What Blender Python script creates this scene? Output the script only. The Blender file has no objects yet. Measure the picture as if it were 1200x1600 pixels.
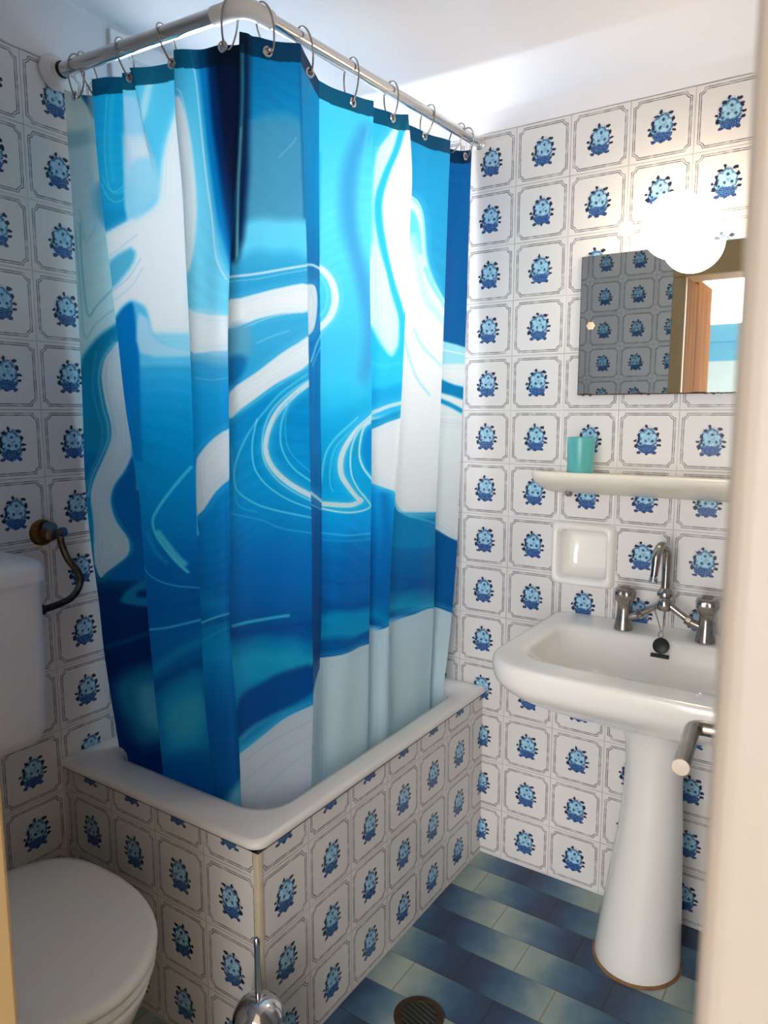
import bpy, bmesh, math, random
import numpy as np
from mathutils import Vector, Matrix
random.seed(4); np.random.seed(4)
SC = bpy.context.scene
COL = SC.collection
PI = math.pi
# ------------------------------------------------------------------ camera, world, exposure
L, W, CEIL, XC, YD = 0.973, 0.627, 2.25, -0.58, -0.95     # mirror wall x, toilet wall y, ceiling z, door wall x, right wall y
T = 0.15                                                   # tile size
cd = bpy.data.cameras.new('camera'); cam = bpy.data.objects.new('camera', cd); COL.objects.link(cam)
yaw, pit = 0.5881, -0.1334
fw = Vector((math.cos(yaw)*math.cos(pit), math.sin(yaw)*math.cos(pit), math.sin(pit)))
rt = Vector((math.sin(yaw), -math.cos(yaw), 0)); up = rt.cross(fw)
M = Matrix((rt, up, -fw)).transposed().to_4x4(); M.translation = (-0.9524, -0.9258, 1.3453)
cam.matrix_world = M
cd.sensor_width = 36; cd.lens = 1145.06*36/1600; cd.clip_start = 0.02
cd.dof.use_dof = True; cd.dof.focus_distance = 1.9; cd.dof.aperture_fstop = 11
SC.camera = cam
SC.view_settings.view_transform = 'Standard'; SC.view_settings.look = 'None'
SC.view_settings.gamma = 1; SC.view_settings.use_curve_mapping = False
SC.view_settings.exposure = 0.80
WORLD = 5.6; WIN = 3.0; GLOBE = 10.0
wd = bpy.data.worlds.new('sky'); SC.world = wd; wd.use_nodes = True
bg = wd.node_tree.nodes['Background']; bg.inputs[0].default_value = (1.0, 0.98, 0.955, 1); bg.inputs[1].default_value = WORLD
al = bpy.data.lights.new('window_daylight', 'AREA'); al.shape = 'RECTANGLE'; al.size = 0.5; al.size_y = 0.66
al.energy = WIN; al.color = (0.86, 0.93, 1.0)
alo = bpy.data.objects.new('window_daylight', al); COL.objects.link(alo)
alo.location = (0.56, W+0.16, 1.80); alo.rotation_euler = (-PI/2, 0, 0)     # shines into the room (-y) through the window
# ------------------------------------------------------------------ helpers
def lin(c):
    c = np.asarray(c, float)/255
    return np.where(c <= .04045, c/12.92, ((c+.055)/1.055)**2.4)
def L4(*c):
    return tuple(float(v) for v in lin(c))+(1.0,)
def prop(o, label=None, cat=None, group=None, kind=None):
    if label: o['label'] = label
    if cat: o['category'] = cat
    if group: o['group'] = group
    if kind: o['kind'] = kind
    return o
def thing(name, label, cat, loc=(0, 0, 0), rz=0, group=None):
    o = bpy.data.objects.new(name, None); COL.objects.link(o); o.location = loc; o.rotation_euler[2] = rz
    o.empty_display_size = .05
    return prop(o, label, cat, group)
def mk(name, V, F, mat, parent=None, smooth=True, bevel=0, seg=2, angle=40, fix=True):
    me = bpy.data.meshes.new(name); me.from_pydata([tuple(map(float, v)) for v in V], [], [tuple(map(int, f)) for f in F])
    if fix:
        bm = bmesh.new(); bm.from_mesh(me); bmesh.ops.remove_doubles(bm, verts=bm.verts, dist=1e-6)
        bmesh.ops.recalc_face_normals(bm, faces=bm.faces); bm.to_mesh(me); bm.free()
    for m in (mat if isinstance(mat, (list, tuple)) else [mat]): me.materials.append(m)
    o = bpy.data.objects.new(name, me); COL.objects.link(o)
    if parent: o.parent = parent
    if bevel:
        b = o.modifiers.new('bevel', 'BEVEL'); b.width = bevel; b.segments = seg; b.limit_method = 'ANGLE'; b.angle_limit = math.radians(35)
    if smooth:
        me.shade_smooth() if hasattr(me, 'shade_smooth') else None
        try: me.set_sharp_from_angle(angle=math.radians(angle))
        except Exception: pass
    return o
class G:
    "collects shapes that belong to one mesh"
    def __init__(s): s.V = []; s.F = []
    def add(s, V, F):
        n = len(s.V); s.V += [tuple(v) for v in V]; s.F += [tuple(i+n for i in f) for f in F]; return s
    def box(s, a, b):
        x0, y0, z0 = a; x1, y1, z1 = b
        V = [(x0,y0,z0),(x1,y0,z0),(x1,y1,z0),(x0,y1,z0),(x0,y0,z1),(x1,y0,z1),(x1,y1,z1),(x0,y1,z1)]
        return s.add(V, [(0,3,2,1),(4,5,6,7),(0,1,5,4),(1,2,6,5),(2,3,7,6),(3,0,4,7)])
    def loft(s, rings, cap0=True, cap1=True):
        n = len(rings[0]); V = [p for r in rings for p in r]; F = []
        for i in range(len(rings)-1):
            for j in range(n):
                k = (j+1) % n; F.append((i*n+j, i*n+k, (i+1)*n+k, (i+1)*n+j))
        if cap0: F.append(tuple(range(n-1, -1, -1)))
        if cap1: F.append(tuple((len(rings)-1)*n+j for j in range(n)))
        return s.add(V, F)
    def lathe(s, prof, c=(0, 0, 0), axis=(0, 0, 1), n=32, sx=1, sy=1):
        q = Vector((0, 0, 1)).rotation_difference(Vector(axis).normalized()); c = Vector(c); R = []
        for r, h in prof:
            R.append([c+q @ Vector((max(r, 1e-5)*sx*math.cos(2*PI*j/n), max(r, 1e-5)*sy*math.sin(2*PI*j/n), h)) for j in range(n)])
        return s.loft(R)
    def tube(s, pts, r, n=12, closed=False):
        pts = [Vector(p) for p in pts]; m = len(pts)
        rr = r if isinstance(r, (list, tuple)) else [r]*m
        t0 = (pts[1]-pts[0]).normalized(); ref = Vector((0, 0, 1)) if abs(t0.z) < .9 else Vector((1, 0, 0))
        u = t0.cross(ref).normalized(); R = []
        for i, p in enumerate(pts):
            a = pts[(i-1) % m] if (closed or i) else p; b = pts[(i+1) % m] if (closed or i < m-1) else p
            t = (b-a).normalized(); u = (u-t*u.dot(t)).normalized(); v = t.cross(u)
            R.append([p+(u*math.cos(2*PI*j/n)+v*math.sin(2*PI*j/n))*rr[i] for j in range(n)])
        if closed: R.append(R[0]); return s.loft(R, False, False)
        return s.loft(R)
    def sway(s):
        s.V = [(x, y-.018*min(1, max(0, z-.02)/.36), z) for x, y, z in s.V]; return s
    def mk(s, name, mat, parent=None, **k): return mk(name, s.V, s.F, mat, parent, **k)
def fillet(pts, r, n=8):
    pts = [Vector(p) for p in pts]; out = [pts[0]]
    for a, b, c in zip(pts, pts[1:], pts[2:]):
        d1 = (a-b); d2 = (c-b); q = min(r, d1.length*.49, d2.length*.49); p1 = b+d1.normalized()*q; p2 = b+d2.normalized()*q
        for i in range(n+1):
            t = i/n; out.append(p1*(1-t)**2+b*2*t*(1-t)+p2*t*t)
    out.append(pts[-1]); return out
def rrect(x0, x1, y0, y1, r, z, n=8):
    rs = r if isinstance(r, (list, tuple)) else (r,)*4; R = []
    for (cx, cy, a), q in zip(((x1, y1, 0), (x0, y1, 1), (x0, y0, 2), (x1, y0, 3)), rs):
        sx = 1 if a in (0, 3) else -1; sy = 1 if a in (0, 1) else -1
        for i in range(n+1):
            t = (a+i/n)*PI/2; R.append((cx-sx*q+q*math.cos(t), cy-sy*q+q*math.sin(t), z))
    out = []
    for i, p in enumerate(R):                    # extra points along the straight sides
        out.append(p)
        if i % (n+1) == n:
            p2 = R[(i+1) % len(R)]
            out += [tuple(p[k]+(p2[k]-p[k])*j/10 for k in range(3)) for j in range(1, 10)]
    return out
# ------------------------------------------------------------------ node helper
class N:
    def __init__(s, nt, sock): s.nt = nt; s.s = sock
    def m(s, op, b=None, c=None):
        n = s.nt.nodes.new('ShaderNodeMath'); n.operation = op; s.nt.links.new(s.s, n.inputs[0])
        for i, v in ((1, b), (2, c)):
            if v is None: continue
            if isinstance(v, N): s.nt.links.new(v.s, n.inputs[i])
            else: n.inputs[i].default_value = v
        return N(s.nt, n.outputs[0])
    def __add__(s, o): return s.m('ADD', o)
    def __sub__(s, o): return s.m('SUBTRACT', o)
    def __mul__(s, o): return s.m('MULTIPLY', o)
    __radd__ = __add__; __rmul__ = __mul__
    def rsub(s, v): return (s*-1.0)+v
    def abs(s): return s.m('ABSOLUTE')
    def mx(s, o): return s.m('MAXIMUM', o)
    def mn(s, o): return s.m('MINIMUM', o)
    def step(s, e0, e1):                       # 0 at e0 -> 1 at e1
        n = s.nt.nodes.new('ShaderNodeMapRange'); n.clamp = True; n.inputs[1].default_value = e0; n.inputs[2].default_value = e1
        s.nt.links.new(s.s, n.inputs[0])
        if e0 > e1:
            n.inputs[1].default_value = e1; n.inputs[2].default_value = e0; n.inputs[3].default_value = 1; n.inputs[4].default_value = 0
        return N(s.nt, n.outputs[0])
def newmat(name):
    m = bpy.data.materials.new(name); m.use_nodes = True; return m, m.node_tree, m.node_tree.nodes['Principled BSDF']
def mixc(nt, fac, a, b, mode='MIX'):
    n = nt.nodes.new('ShaderNodeMix'); n.data_type = 'RGBA'; n.blend_type = mode; n.clamp_factor = True
    for i, v in ((0, fac), (6, a), (7, b)):
        if isinstance(v, N): nt.links.new(v.s, n.inputs[i])
        elif hasattr(v, 'is_output'): nt.links.new(v, n.inputs[i])
        else: n.inputs[i].default_value = v
    return n.outputs[2]
def noise(nt, vec=None, scale=5, detail=2, rough=.5):
    n = nt.nodes.new('ShaderNodeTexNoise'); n.inputs['Scale'].default_value = scale; n.inputs['Detail'].default_value = detail; n.inputs['Roughness'].default_value = rough
    if vec is not None: nt.links.new(vec, n.inputs['Vector'])
    return n
def objco(nt): return nt.nodes.new('ShaderNodeTexCoord').outputs['Object']
def bump(nt, bsdf, h, strength=.3, dist=.002):
    b = nt.nodes.new('ShaderNodeBump'); b.inputs['Strength'].default_value = strength; b.inputs['Distance'].default_value = dist
    nt.links.new(h.s if isinstance(h, N) else h, b.inputs['Height']); nt.links.new(b.outputs[0], bsdf.inputs['Normal'])
def simple(name, rgb, rough=.5, metal=0, var=.04, vscale=8, bmp=0, bscale=60, coat=0, rvar=0):
    m, nt, b = newmat(name); co = objco(nt); n = noise(nt, co, vscale, 3)
    c = L4(*rgb); f = N(nt, n.outputs[0]).step(.3, .7)
    lo = tuple(v*(1-var*2) for v in c[:3])+(1,)
    nt.links.new(mixc(nt, f, lo, c), b.inputs['Base Color'])
    b.inputs['Roughness'].default_value = rough; b.inputs['Metallic'].default_value = metal; b.inputs['Coat Weight'].default_value = coat
    if rvar:
        n3 = noise(nt, co, vscale*3, 3); nt.links.new((N(nt, n3.outputs[0])*rvar+(rough-rvar/2)).s, b.inputs['Roughness'])
    if bmp:
        n2 = noise(nt, co, bscale, 3); bump(nt, b, n2.outputs[0], bmp)
    return m
# ------------------------------------------------------------------ materials
def tile_material(name, rgb=(226, 221, 218)):
    m, nt, b = newmat(name)
    uvn = nt.nodes.new('ShaderNodeUVMap'); uvn.uv_map = 'tile_uv'
    def vmath(op, a, b2=None):
        n = nt.nodes.new('ShaderNodeVectorMath'); n.operation = op
        for i, v in ((0, a), (1, b2)):
            if v is None: continue
            if hasattr(v, 'is_output'): nt.links.new(v, n.inputs[i])
            else: n.inputs[i].default_value = v
        return n
    fr = vmath('FRACTION', uvn.outputs[0]).outputs[0]
    cell = vmath('FLOOR', uvn.outputs[0]).outputs[0]
    p = vmath('SUBTRACT', fr, (.5, .5, 0)).outputs[0]
    sx = nt.nodes.new('ShaderNodeSeparateXYZ'); nt.links.new(p, sx.inputs[0]); X = N(nt, sx.outputs[0]); Y = N(nt, sx.outputs[1])
    aX, aY = X.abs(), Y.abs()
    # border: rectangle with scooped corners, drawn as a strong and a thin line
    box = aX.mx(aY) - .448
    dc = ((aX-.455)*(aX-.455)+(aY-.455)*(aY-.455)).m('SQRT')
    d = box.mx(dc.rsub(.085))
    wob = noise(nt, uvn.outputs[0], 9, 2)
    wear = N(nt, wob.outputs[0]).step(.32, .56)
    l1 = d.abs().step(.008, .004)
    l2 = (d+.030).abs().step(.010, .005)
    l3 = (d+.019).abs().step(.006, .002)*.3
    line = l1.mx(l2*.9).mx(l3)*(wear*.5+.45)
    dist = noise(nt, uvn.outputs[0], 26, 2)
    off = vmath('SCALE', vmath('SUBTRACT', dist.outputs[1], (.5, .5, .5)).outputs[0]); off.inputs[3].default_value = .05
    q = vmath('MULTIPLY', vmath('ADD', p, off.outputs[0]).outputs[0], (.93, .90, 0)).outputs[0]
    sq = nt.nodes.new('ShaderNodeSeparateXYZ'); nt.links.new(q, sq.inputs[0]); QX = N(nt, sq.outputs[0]); QY = N(nt, sq.outputs[1])
    def dd(cx, cy):
        n = vmath('DISTANCE', q, (cx, cy, 0)); return N(nt, n.outputs['Value'])
    def de(cx, cy, ex, ey):                     # elongated: scaled distance
        v = vmath('MULTIPLY', vmath('SUBTRACT', q, (cx, cy, 0)).outputs[0], (1/ex, 1/ey, 0)); return N(nt, vmath('LENGTH', v.outputs[0]).outputs['Value'])
    # flower heads
    fl = [(.018, .092, .082), (-.028, -.004, .078), (.082, -.008, .070), (-.095, -.050, .060), (.03, -.06, .07), (.10, .055, .055), (-.07, .065, .058)]
    heads = None
    for cx, cy, r in fl:
        v = dd(cx, cy)*(1/r); heads = v if heads is None else heads.mn(v)
    jag = N(nt, noise(nt, uvn.outputs[0], 30, 2, .6).outputs[0])
    hj = heads+(jag-.5)*.8
    body = hj.step(1.16, 1.04)
    petals = noise(nt, uvn.outputs[0], 44, 2, .6)
    pn = N(nt, petals.outputs[0])
    ctr = None
    for cx, cy in ((.022, .094), (-.02, -.012), (.08, -.014), (-.092, -.055)):
        v = dd(cx, cy); ctr = v if ctr is None else ctr.mn(v)
    leaves = None
    for cx, cy, ex, ey in ((-.018, .205, .022, .030), (-.080, .150, .036, .022), (.122, .172, .040, .024), (-.130, .065, .022, .034), (-.182, -.012, .024, .020), (-.160, -.090, .030, .034), (.158, .085, .026, .034), (.185, -.005, .034, .020), (.180, -.075, .034, .020), (-.125, -.005, .018, .05)):
        v = de(cx, cy, ex, ey); leaves = v if leaves is None else leaves.mn(v)
    leaf = (leaves+(jag-.5)*.7).step(1.1, .9)
    # basket: half ellipse under the flowers, two feet
    bas = de(.008, -.085, .148, .125); basket = (bas+(jag-.5)*.16).step(1.04, .98)*(QY+QX.abs()*.12+(jag-.5)*.05).step(-.062, -.078)
    feet = de(-.115, -.195, .036, .024).mn(de(.118, -.192, .036, .024)).mn(de(0, -.208, .03, .018)).step(1.1, .9)
    hatch = ((QX+QY)*128).m('SINE')*((QX-QY)*128).m('SINE')
    sprig = noise(nt, uvn.outputs[0], 55, 2, .7)
    halo = de(.0, .02, .175, .205).step(1.05, .85)*N(nt, sprig.outputs[0]).step(.50, .56)
    base = L4(*rgb)
    wn = nt.nodes.new('ShaderNodeTexWhiteNoise'); nt.links.new(cell, wn.inputs['Vector'])
    tone = N(nt, wn.outputs[0])*.05+.96
    hs = nt.nodes.new('ShaderNodeHueSaturation'); hs.inputs['Color'].default_value = base; nt.links.new(tone.s, hs.inputs['Value'])
    c = hs.outputs[0]
    c = mixc(nt, line, c, L4(62, 58, 76))
    c = mixc(nt, halo*.75, c, L4(70, 120, 160))
    pet = mixc(nt, ((1*(heads*-1.0+1.0))*.9+pn*.9).step(.50, .86), L4(56, 112, 160), L4(164, 208, 228))
    c = mixc(nt, body, c, pet)
    edge = (hj-1.0).abs().step(.22, .06)*body
    c = mixc(nt, edge*.75, c, L4(40, 92, 148))
    c = mixc(nt, ctr.step(.036, .022)*.6, c, L4(36, 92, 140))
    c = mixc(nt, ctr.step(.018, .012), c, L4(14, 38, 84))
    bc = mixc(nt, hatch.step(.1, .6), L4(22, 58, 122), L4(104, 150, 200))
    c = mixc(nt, basket, c, bc)
    c = mixc(nt, feet, c, L4(40, 70, 120))
    c = mixc(nt, leaf, c, L4(20, 34, 66))
    g = aX.mx(aY); grout = g.step(.4915, .4955)
    gn = noise(nt, uvn.outputs[0], 1.3, 3)
    gcol = mixc(nt, N(nt, gn.outputs[0]).step(.35, .7), L4(150, 135, 122), L4(206, 200, 196))
    c = mixc(nt, grout*.75, c, gcol)
    nt.links.new(c, b.inputs['Base Color'])
    b.inputs['Roughness'].default_value = .28; b.inputs['Specular IOR Level'].default_value = .45
    h = g.step(.5, .485); ln = noise(nt, uvn.outputs[0], 3.2, 2)
    bump(nt, b, h + N(nt, ln.outputs[0])*.35, .35, .0018)
    return m
M_TILE = tile_material('flower_basket_tile')
def floor_material():
    m, nt, b = newmat('blue_shaded_floor_tile')
    co = objco(nt); s = nt.nodes.new('ShaderNodeSeparateXYZ'); nt.links.new(co, s.inputs[0]); X = N(nt, s.outputs[0]); Y = N(nt, s.outputs[1])
    u = (X-.034)*(1/.107); row = u.m('FLOOR'); fu = u-row
    v = (Y+.071-(row-7)*.109)*(1/.432)          # light joint at whole numbers, dark joint halfway
    vf = v.m('FRACT'); tri = (vf-.5).abs()*2.0   # 1 at the light joint, 0 at the dark joint
    tile = (v*2).m('FLOOR')
    cmb = nt.nodes.new('ShaderNodeCombineXYZ'); nt.links.new(row.s, cmb.inputs[0]); nt.links.new(tile.s, cmb.inputs[1])
    wn = nt.nodes.new('ShaderNodeTexWhiteNoise'); nt.links.new(cmb.outputs[0], wn.inputs['Vector'])
    n1 = noise(nt, co, 14, 4, .6)
    t = tri + (N(nt, n1.outputs[0])-.5)*.45 + (N(nt, wn.outputs[0])-.5)*.16
    r = nt.nodes.new('ShaderNodeValToRGB'); nt.links.new(t.s, r.inputs[0]); e = r.color_ramp.elements
    e[0].position = .0; e[0].color = L4(42, 60, 88); e[1].position = 1; e[1].color = L4(172, 184, 176)
    for p_, c_ in ((.18, (44, 70, 102)), (.40, (64, 100, 130)), (.62, (104, 134, 148)), (.8, (146, 164, 162))):
        k = e.new(p_); k.color = L4(*c_)
    gx = (fu-.5).abs(); gy = ((v*2).m('FRACT')-.5).abs()
    gr = gx.step(.484, .492).mx(gy.step(.490, .495))
    c = mixc(nt, gr*.85, r.outputs[0], mixc(nt, tri.step(.3, .9), L4(40, 46, 56), L4(150, 132, 98)))
    nt.links.new(c, b.inputs['Base Color']); b.inputs['Roughness'].default_value = .38
    bump(nt, b, gr.rsub(1)+N(nt, n1.outputs[0])*.2, .4, .0015)
    return m
M_FLOOR = floor_material()
M_PLASTER = simple('white_plaster', (232, 229, 233), .85, var=.015, vscale=3, bmp=.12, bscale=30)
M_CERAM = simple('white_ceramic', (240, 236, 230), .13, var=.012, vscale=5, coat=.4)
M_CERAM2 = simple('cream_ceramic', (238, 228, 212), .22, var=.02, vscale=5)
M_ENAMEL = simple('white_enamel', (238, 234, 230), .22, var=.03, vscale=9, coat=.3)
M_PLAST = simple('white_toilet_plastic', (226, 222, 218), .35, var=.01)
M_CIST = simple('cistern_plastic', (222, 220, 224), .42, var=.01)
M_CHROME = simple('aged_chrome', (176, 168, 162), .2, 1, var=.12, vscale=40, rvar=.2)
M_BRIGHT = simple('polished_steel', (205, 205, 208), .1, 1, var=.03, rvar=.08)
M_ALU = simple('aluminium_rod', (222, 218, 216), .17, 1, var=.02)
M_BRASS = simple('tarnished_brass', (150, 110, 66), .38, 1, var=.25, vscale=60)
M_DARKM = simple('dark_corroded_metal', (134, 116, 98), .36, 1, var=.3, vscale=60)
M_BLACK = simple('black_rubber', (16, 16, 18), .45, var=.1)
M_BLUECAP = simple('blue_plastic_cap', (44, 84, 122), .25, var=.1)
M_TEAL = simple('teal_plastic', (92, 178, 176), .32, var=.02)
M_WOOD = simple('cream_painted_wood', (150, 141, 132), .45, var=.03, vscale=4, bmp=.08, bscale=20)
M_BEIGE = simple('beige_painted_wood', (196, 166, 118), .5, var=.05, vscale=6, bmp=.1, bscale=25)
M_CAULK = simple('rust_stained_seam', (92, 66, 50), .8, var=.3, vscale=50)
M_GROUT = simple('yellowed_grout', (206, 192, 166), .7, var=.08, vscale=20)
M_BLUE = simple('blue_painted_gate', (206, 238, 252), .5, var=.03)
M_BLUE2 = simple('mid_blue_paint', (104, 194, 240), .5, var=.03)
M_STONE = simple('pale_courtyard_stone', (206, 200, 190), .8, var=.06)
M_WPLAST = simple('white_plastic', (232, 230, 230), .35, var=.01)
# wood of the door frame, streaked
def wood_mat():
    m, nt, b = newmat('honey_wood'); co = objco(nt); mp = nt.nodes.new('ShaderNodeMapping'); mp.inputs['Scale'].default_value = (30, 30, 1.6); nt.links.new(co, mp.inputs[0])
    n = noise(nt, mp.outputs[0], 1.6, 4); c = mixc(nt, N(nt, n.outputs[0]).step(.3, .7), L4(128, 78, 22), L4(160, 108, 38)); nt.links.new(c, b.inputs['Base Color']); b.inputs['Roughness'].default_value = .8; b.inputs['Specular IOR Level'].default_value = .08
    return m
M_HONEY = wood_mat()
m, nt, b = newmat('opal_glass_lit'); b.inputs['Base Color'].default_value = (1, .97, .9, 1); b.inputs['Emission Color'].default_value = (1, .80, .55, 1)
b.inputs['Emission Strength'].default_value = GLOBE; b.inputs['Roughness'].default_value = .2; M_GLOBE = m
m, nt, b = newmat('mirror_silver'); co = objco(nt); n = noise(nt, co, 3, 2)
nt.links.new(mixc(nt, N(nt, n.outputs[0]).step(.3, .7), (.91, .91, .89, 1), (.94, .94, .92, 1)), b.inputs['Base Color']); b.inputs['Metallic'].default_value = 1; b.inputs['Roughness'].default_value = .015; M_MIRROR = m
m, nt, b = newmat('frosted_pane'); b.inputs['Base Color'].default_value = (.9, .95, 1, 1); b.inputs['Roughness'].default_value = .5; b.inputs['Transmission Weight'].default_value = 1; b.inputs['IOR'].default_value = 1.1
n = noise(nt, objco(nt), 90, 2); bump(nt, b, n.outputs[0], .3); M_FROST = m
# ------------------------------------------------------------------ tiled surfaces
def tiled(name, faces, u_of, parent=None, mats=None, mat_of=None, label=None, cat=None, kind=None):
    "faces: list of quads in world space; u_of(p, n) gives tile units"
    me = bpy.data.meshes.new(name); V = []; F = []
    for f in faces: F.append(tuple(range(len(V), len(V)+len(f)))); V += f
    me.from_pydata(V, [], F); uv = me.uv_layers.new(name='tile_uv')
    for mm in (mats or [M_TILE]): me.materials.append(mm)
    for p in me.polygons:
        if mat_of: p.material_index = mat_of(p)
        for li in p.loop_indices:
            co = me.vertices[me.loops[li].vertex_index].co; uv.data[li].uv = u_of(co, p.normal)
    o = bpy.data.objects.new(name, me); COL.objects.link(o)
    if parent: o.parent = parent
    return prop(o, label, cat, None, kind)
def boxfaces(a, b):
    g = G().box(a, b); return [[g.V[i] for i in f] for f in g.F]
Z0 = .004
YB, XA, YS, XL = .0056, .0716, .0768, .0754      # centre of one motif column on each wall
def uvB(p, n):
    if abs(n.x) > .5: return ((YB+.075-p.y)/T, (p.z-Z0)/T)
    return (.02, .02)
def uvA(p, n): return ((p.x-XA+.075)/T, (p.z-Z0)/T) if abs(n.y) > .5 else (.02, .02)
TT = 2.103                                        # top of the tiling
NY0, NY1, NZ0, NZ1 = -.362, -.222, .898, 1.038    # hole of the soap niche
fB = []
for (y0, y1, z0, z1) in ((YD, NY0, 0, TT), (NY1, W, 0, TT), (NY0, NY1, 0, NZ0), (NY0, NY1, NZ1, TT)):
    fB += boxfaces((L, y0, z0), (L+.12, y1, z1))
fB += boxfaces((L+.004, YD, TT), (L+.12, W, CEIL))
tiled('wall_back', fB, uvB, mats=[M_TILE, M_PLASTER], mat_of=lambda p: 1 if p.center.z > TT else 0, kind='structure')
WX0, WX1, WZ0, WZ1 = .26, .86, 1.45, 2.185        # window opening
fA = []
for (x0, x1, z0, z1) in ((XC, WX0, 0, TT), (WX1, L+.12, 0, TT), (WX0, WX1, 0, WZ0)):
    fA += boxfaces((x0, W, z0), (x1, W+.14, z1))
for (x0, x1, z0, z1) in ((XC, WX0, TT, CEIL), (WX1, L+.12, TT, CEIL), (WX0, WX1, WZ1, CEIL)):
    fA += boxfaces((x0, W+.004, z0), (x1, W+.14, z1))
tiled('wall_left', fA, uvA, mats=[M_TILE, M_PLASTER], mat_of=lambda p: 1 if p.center.z > TT or abs(p.normal.x) > .5 else 0, kind='structure')
YO0, YO1, ZO = -.8955, -.195, 1.935                 # door opening
fC = []
for (y0, y1, z0, z1) in ((YO1+.055, W+.14, 0, TT),):
    fC += boxfaces((XC-.16, y0, z0), (XC, y1, z1))
def uvC(p, n): return ((p.y-YB+.075)/T, (p.z-Z0)/T) if n.x > .5 else (.02, .02)
tiled('wall_front', fC, uvC, mats=[M_TILE, M_PLASTER], mat_of=lambda p: 0 if p.normal.x > .5 else 1, kind='structure')
g = G().box((XC-.16, YO0-.6, 0), (XC-.03, YO0-.07, CEIL)).box((XC-.16, YO0-.07, ZO+.13), (XC-.0, YO1+.056, CEIL+.0)).box((XC-.16, YO1+.056, TT), (XC-.0, W+.14, CEIL+.0))
prop(g.mk('wall_front_plaster', M_PLASTER, smooth=False), kind='structure')
fD = boxfaces((XC-.03, YD-.12, 0), (L+.12, YD, TT))
tiled('wall_right', fD, uvA, mats=[M_TILE, M_PLASTER], mat_of=lambda p: 0 if p.normal.y > .5 else 1, kind='structure')
prop(G().box((XC-.03, YD-.12, TT), (L+.12, YD, CEIL)).mk('wall_right_plaster', M_PLASTER, smooth=False), kind='structure')
prop(G().box((XC-.16, YD-.12, -.1), (L+.12, W+.14, 0)).mk('floor', M_FLOOR, smooth=False), kind='structure')
# ceiling with a coved edge
R = .145; rings = []
for i in range(9):
    a = i/8*PI/2; d = R*(1-math.sin(a)) ; d = R*(1-math.cos(a)); z = CEIL-R+R*math.sin(a)
    rings.append([(XC+d, YD+d, z), (L-d, YD+d, z), (L-d, W-d*.03, z), (XC+d, W-d*.03, z)])
g = G().loft(rings, False, True)
rb = [(XC-.16, YD-.12, CEIL), (L+.12, YD-.12, CEIL), (L+.12, W+.14, CEIL), (XC-.16, W+.14, CEIL)]
g.add(rb+[(x, y, CEIL+.1) for x, y, z in rb], [(4, 5, 6, 7), (0, 1, 5, 4), (1, 2, 6, 5), (2, 3, 7, 6), (3, 0, 4, 7)])
prop(g.mk('ceiling', M_PLASTER, angle=80), kind='structure')
# high window behind the curtain
w = prop(bpy.data.objects.new('window_1', None), kind='structure'); COL.objects.link(w); w.location = (.56, W, WZ0)
def wl(g, name, mat, par=None, **k):
    c = Vector(par.location) if par else Vector((0, 0, 0)); g.V = [tuple(Vector(v)-c) for v in g.V]; return g.mk(name, mat, par, **k)
cs = .046
g = G().box((WX0-cs, W-.016, WZ0-cs), (WX0, W+.02, WZ1+.044)).box((WX1, W-.016, WZ0-cs), (WX1+cs, W+.02, WZ1+.044)).box((WX0, W-.016, WZ0-cs), (WX1, W+.02, WZ0)).box((WX0, W-.016, WZ1), (WX1, W+.02, WZ1+.044))
wl(g, 'window_casing', M_WPLAST, w, smooth=False, bevel=.003)
g = G().box((WX0, W+.06, WZ0), (WX0+.04, W+.1, WZ1)).box((WX1-.04, W+.06, WZ0), (WX1, W+.1, WZ1)).box((WX0+.04, W+.06, WZ0), (WX1-.04, W+.1, WZ0+.04)).box((WX0+.04, W+.06, WZ1-.04), (WX1-.04, W+.1, WZ1))
wl(g, 'window_frame', M_WPLAST, w, smooth=False, bevel=.003)
wl(G().box((WX0+.04, W+.078, WZ0+.04), (WX1-.04, W+.082, WZ1-.04)), 'window_pane', M_FROST, w, smooth=False)
# ------------------------------------------------------------------ door: frame, open leaf, lever
d = prop(bpy.data.objects.new('door_1', None), kind='structure'); COL.objects.link(d); d.location = (XC, YO0, 0)
# left jamb (near the toilet) and its casing inside the room, head, right jamb
g = G().box((XC-.03, YO1, 0), (XC+.006, YO1+.056, ZO+.0)).box((XC-.17, YO1+.028, 0), (XC-.03, YO1+.06, ZO+.08))
wl(g, 'left_casing', M_BEIGE, d, smooth=False, bevel=.005)
g = G().box((XC-.26, YO1, 0), (XC-.035, YO1+.028, ZO))
wl(g, 'left_jamb', M_HONEY, d, smooth=False, bevel=.002)
wl(G().box((XC-.60, YO1-.001, 0), (XC-.262, YO1+.034, ZO+.03)), 'outer_shutter', M_HONEY, d, smooth=False, bevel=.003)
g = G().box((XC-.175, YO0-.07, 0), (XC-.03, YO0, ZO+.07))
wl(g, 'right_jamb', M_WOOD, d, smooth=False, bevel=.007, seg=4)
g = G().box((XC-.19, YO0-.60, 0), (XC-.158, YO0-.07+.012, ZO+.12)) 
wl(g, 'right_casing', M_WOOD, d, smooth=False, bevel=.006, seg=3)
g = G().box((XC-.17, YO0, ZO), (XC+.006, YO1+.056, ZO+.13))
wl(g, 'door_head', M_BEIGE, d, smooth=False, bevel=.004)
lf = thing('door_leaf', 'cream painted door leaf folded open against the right wall, hidden behind the door jamb', 'door', (XC+.005, YO0-.012, .01), .082)
G().box((0, -.018, 0), (.63, .02, 1.92)).mk('panel', M_WOOD, lf, smooth=False, bevel=.003)
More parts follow.
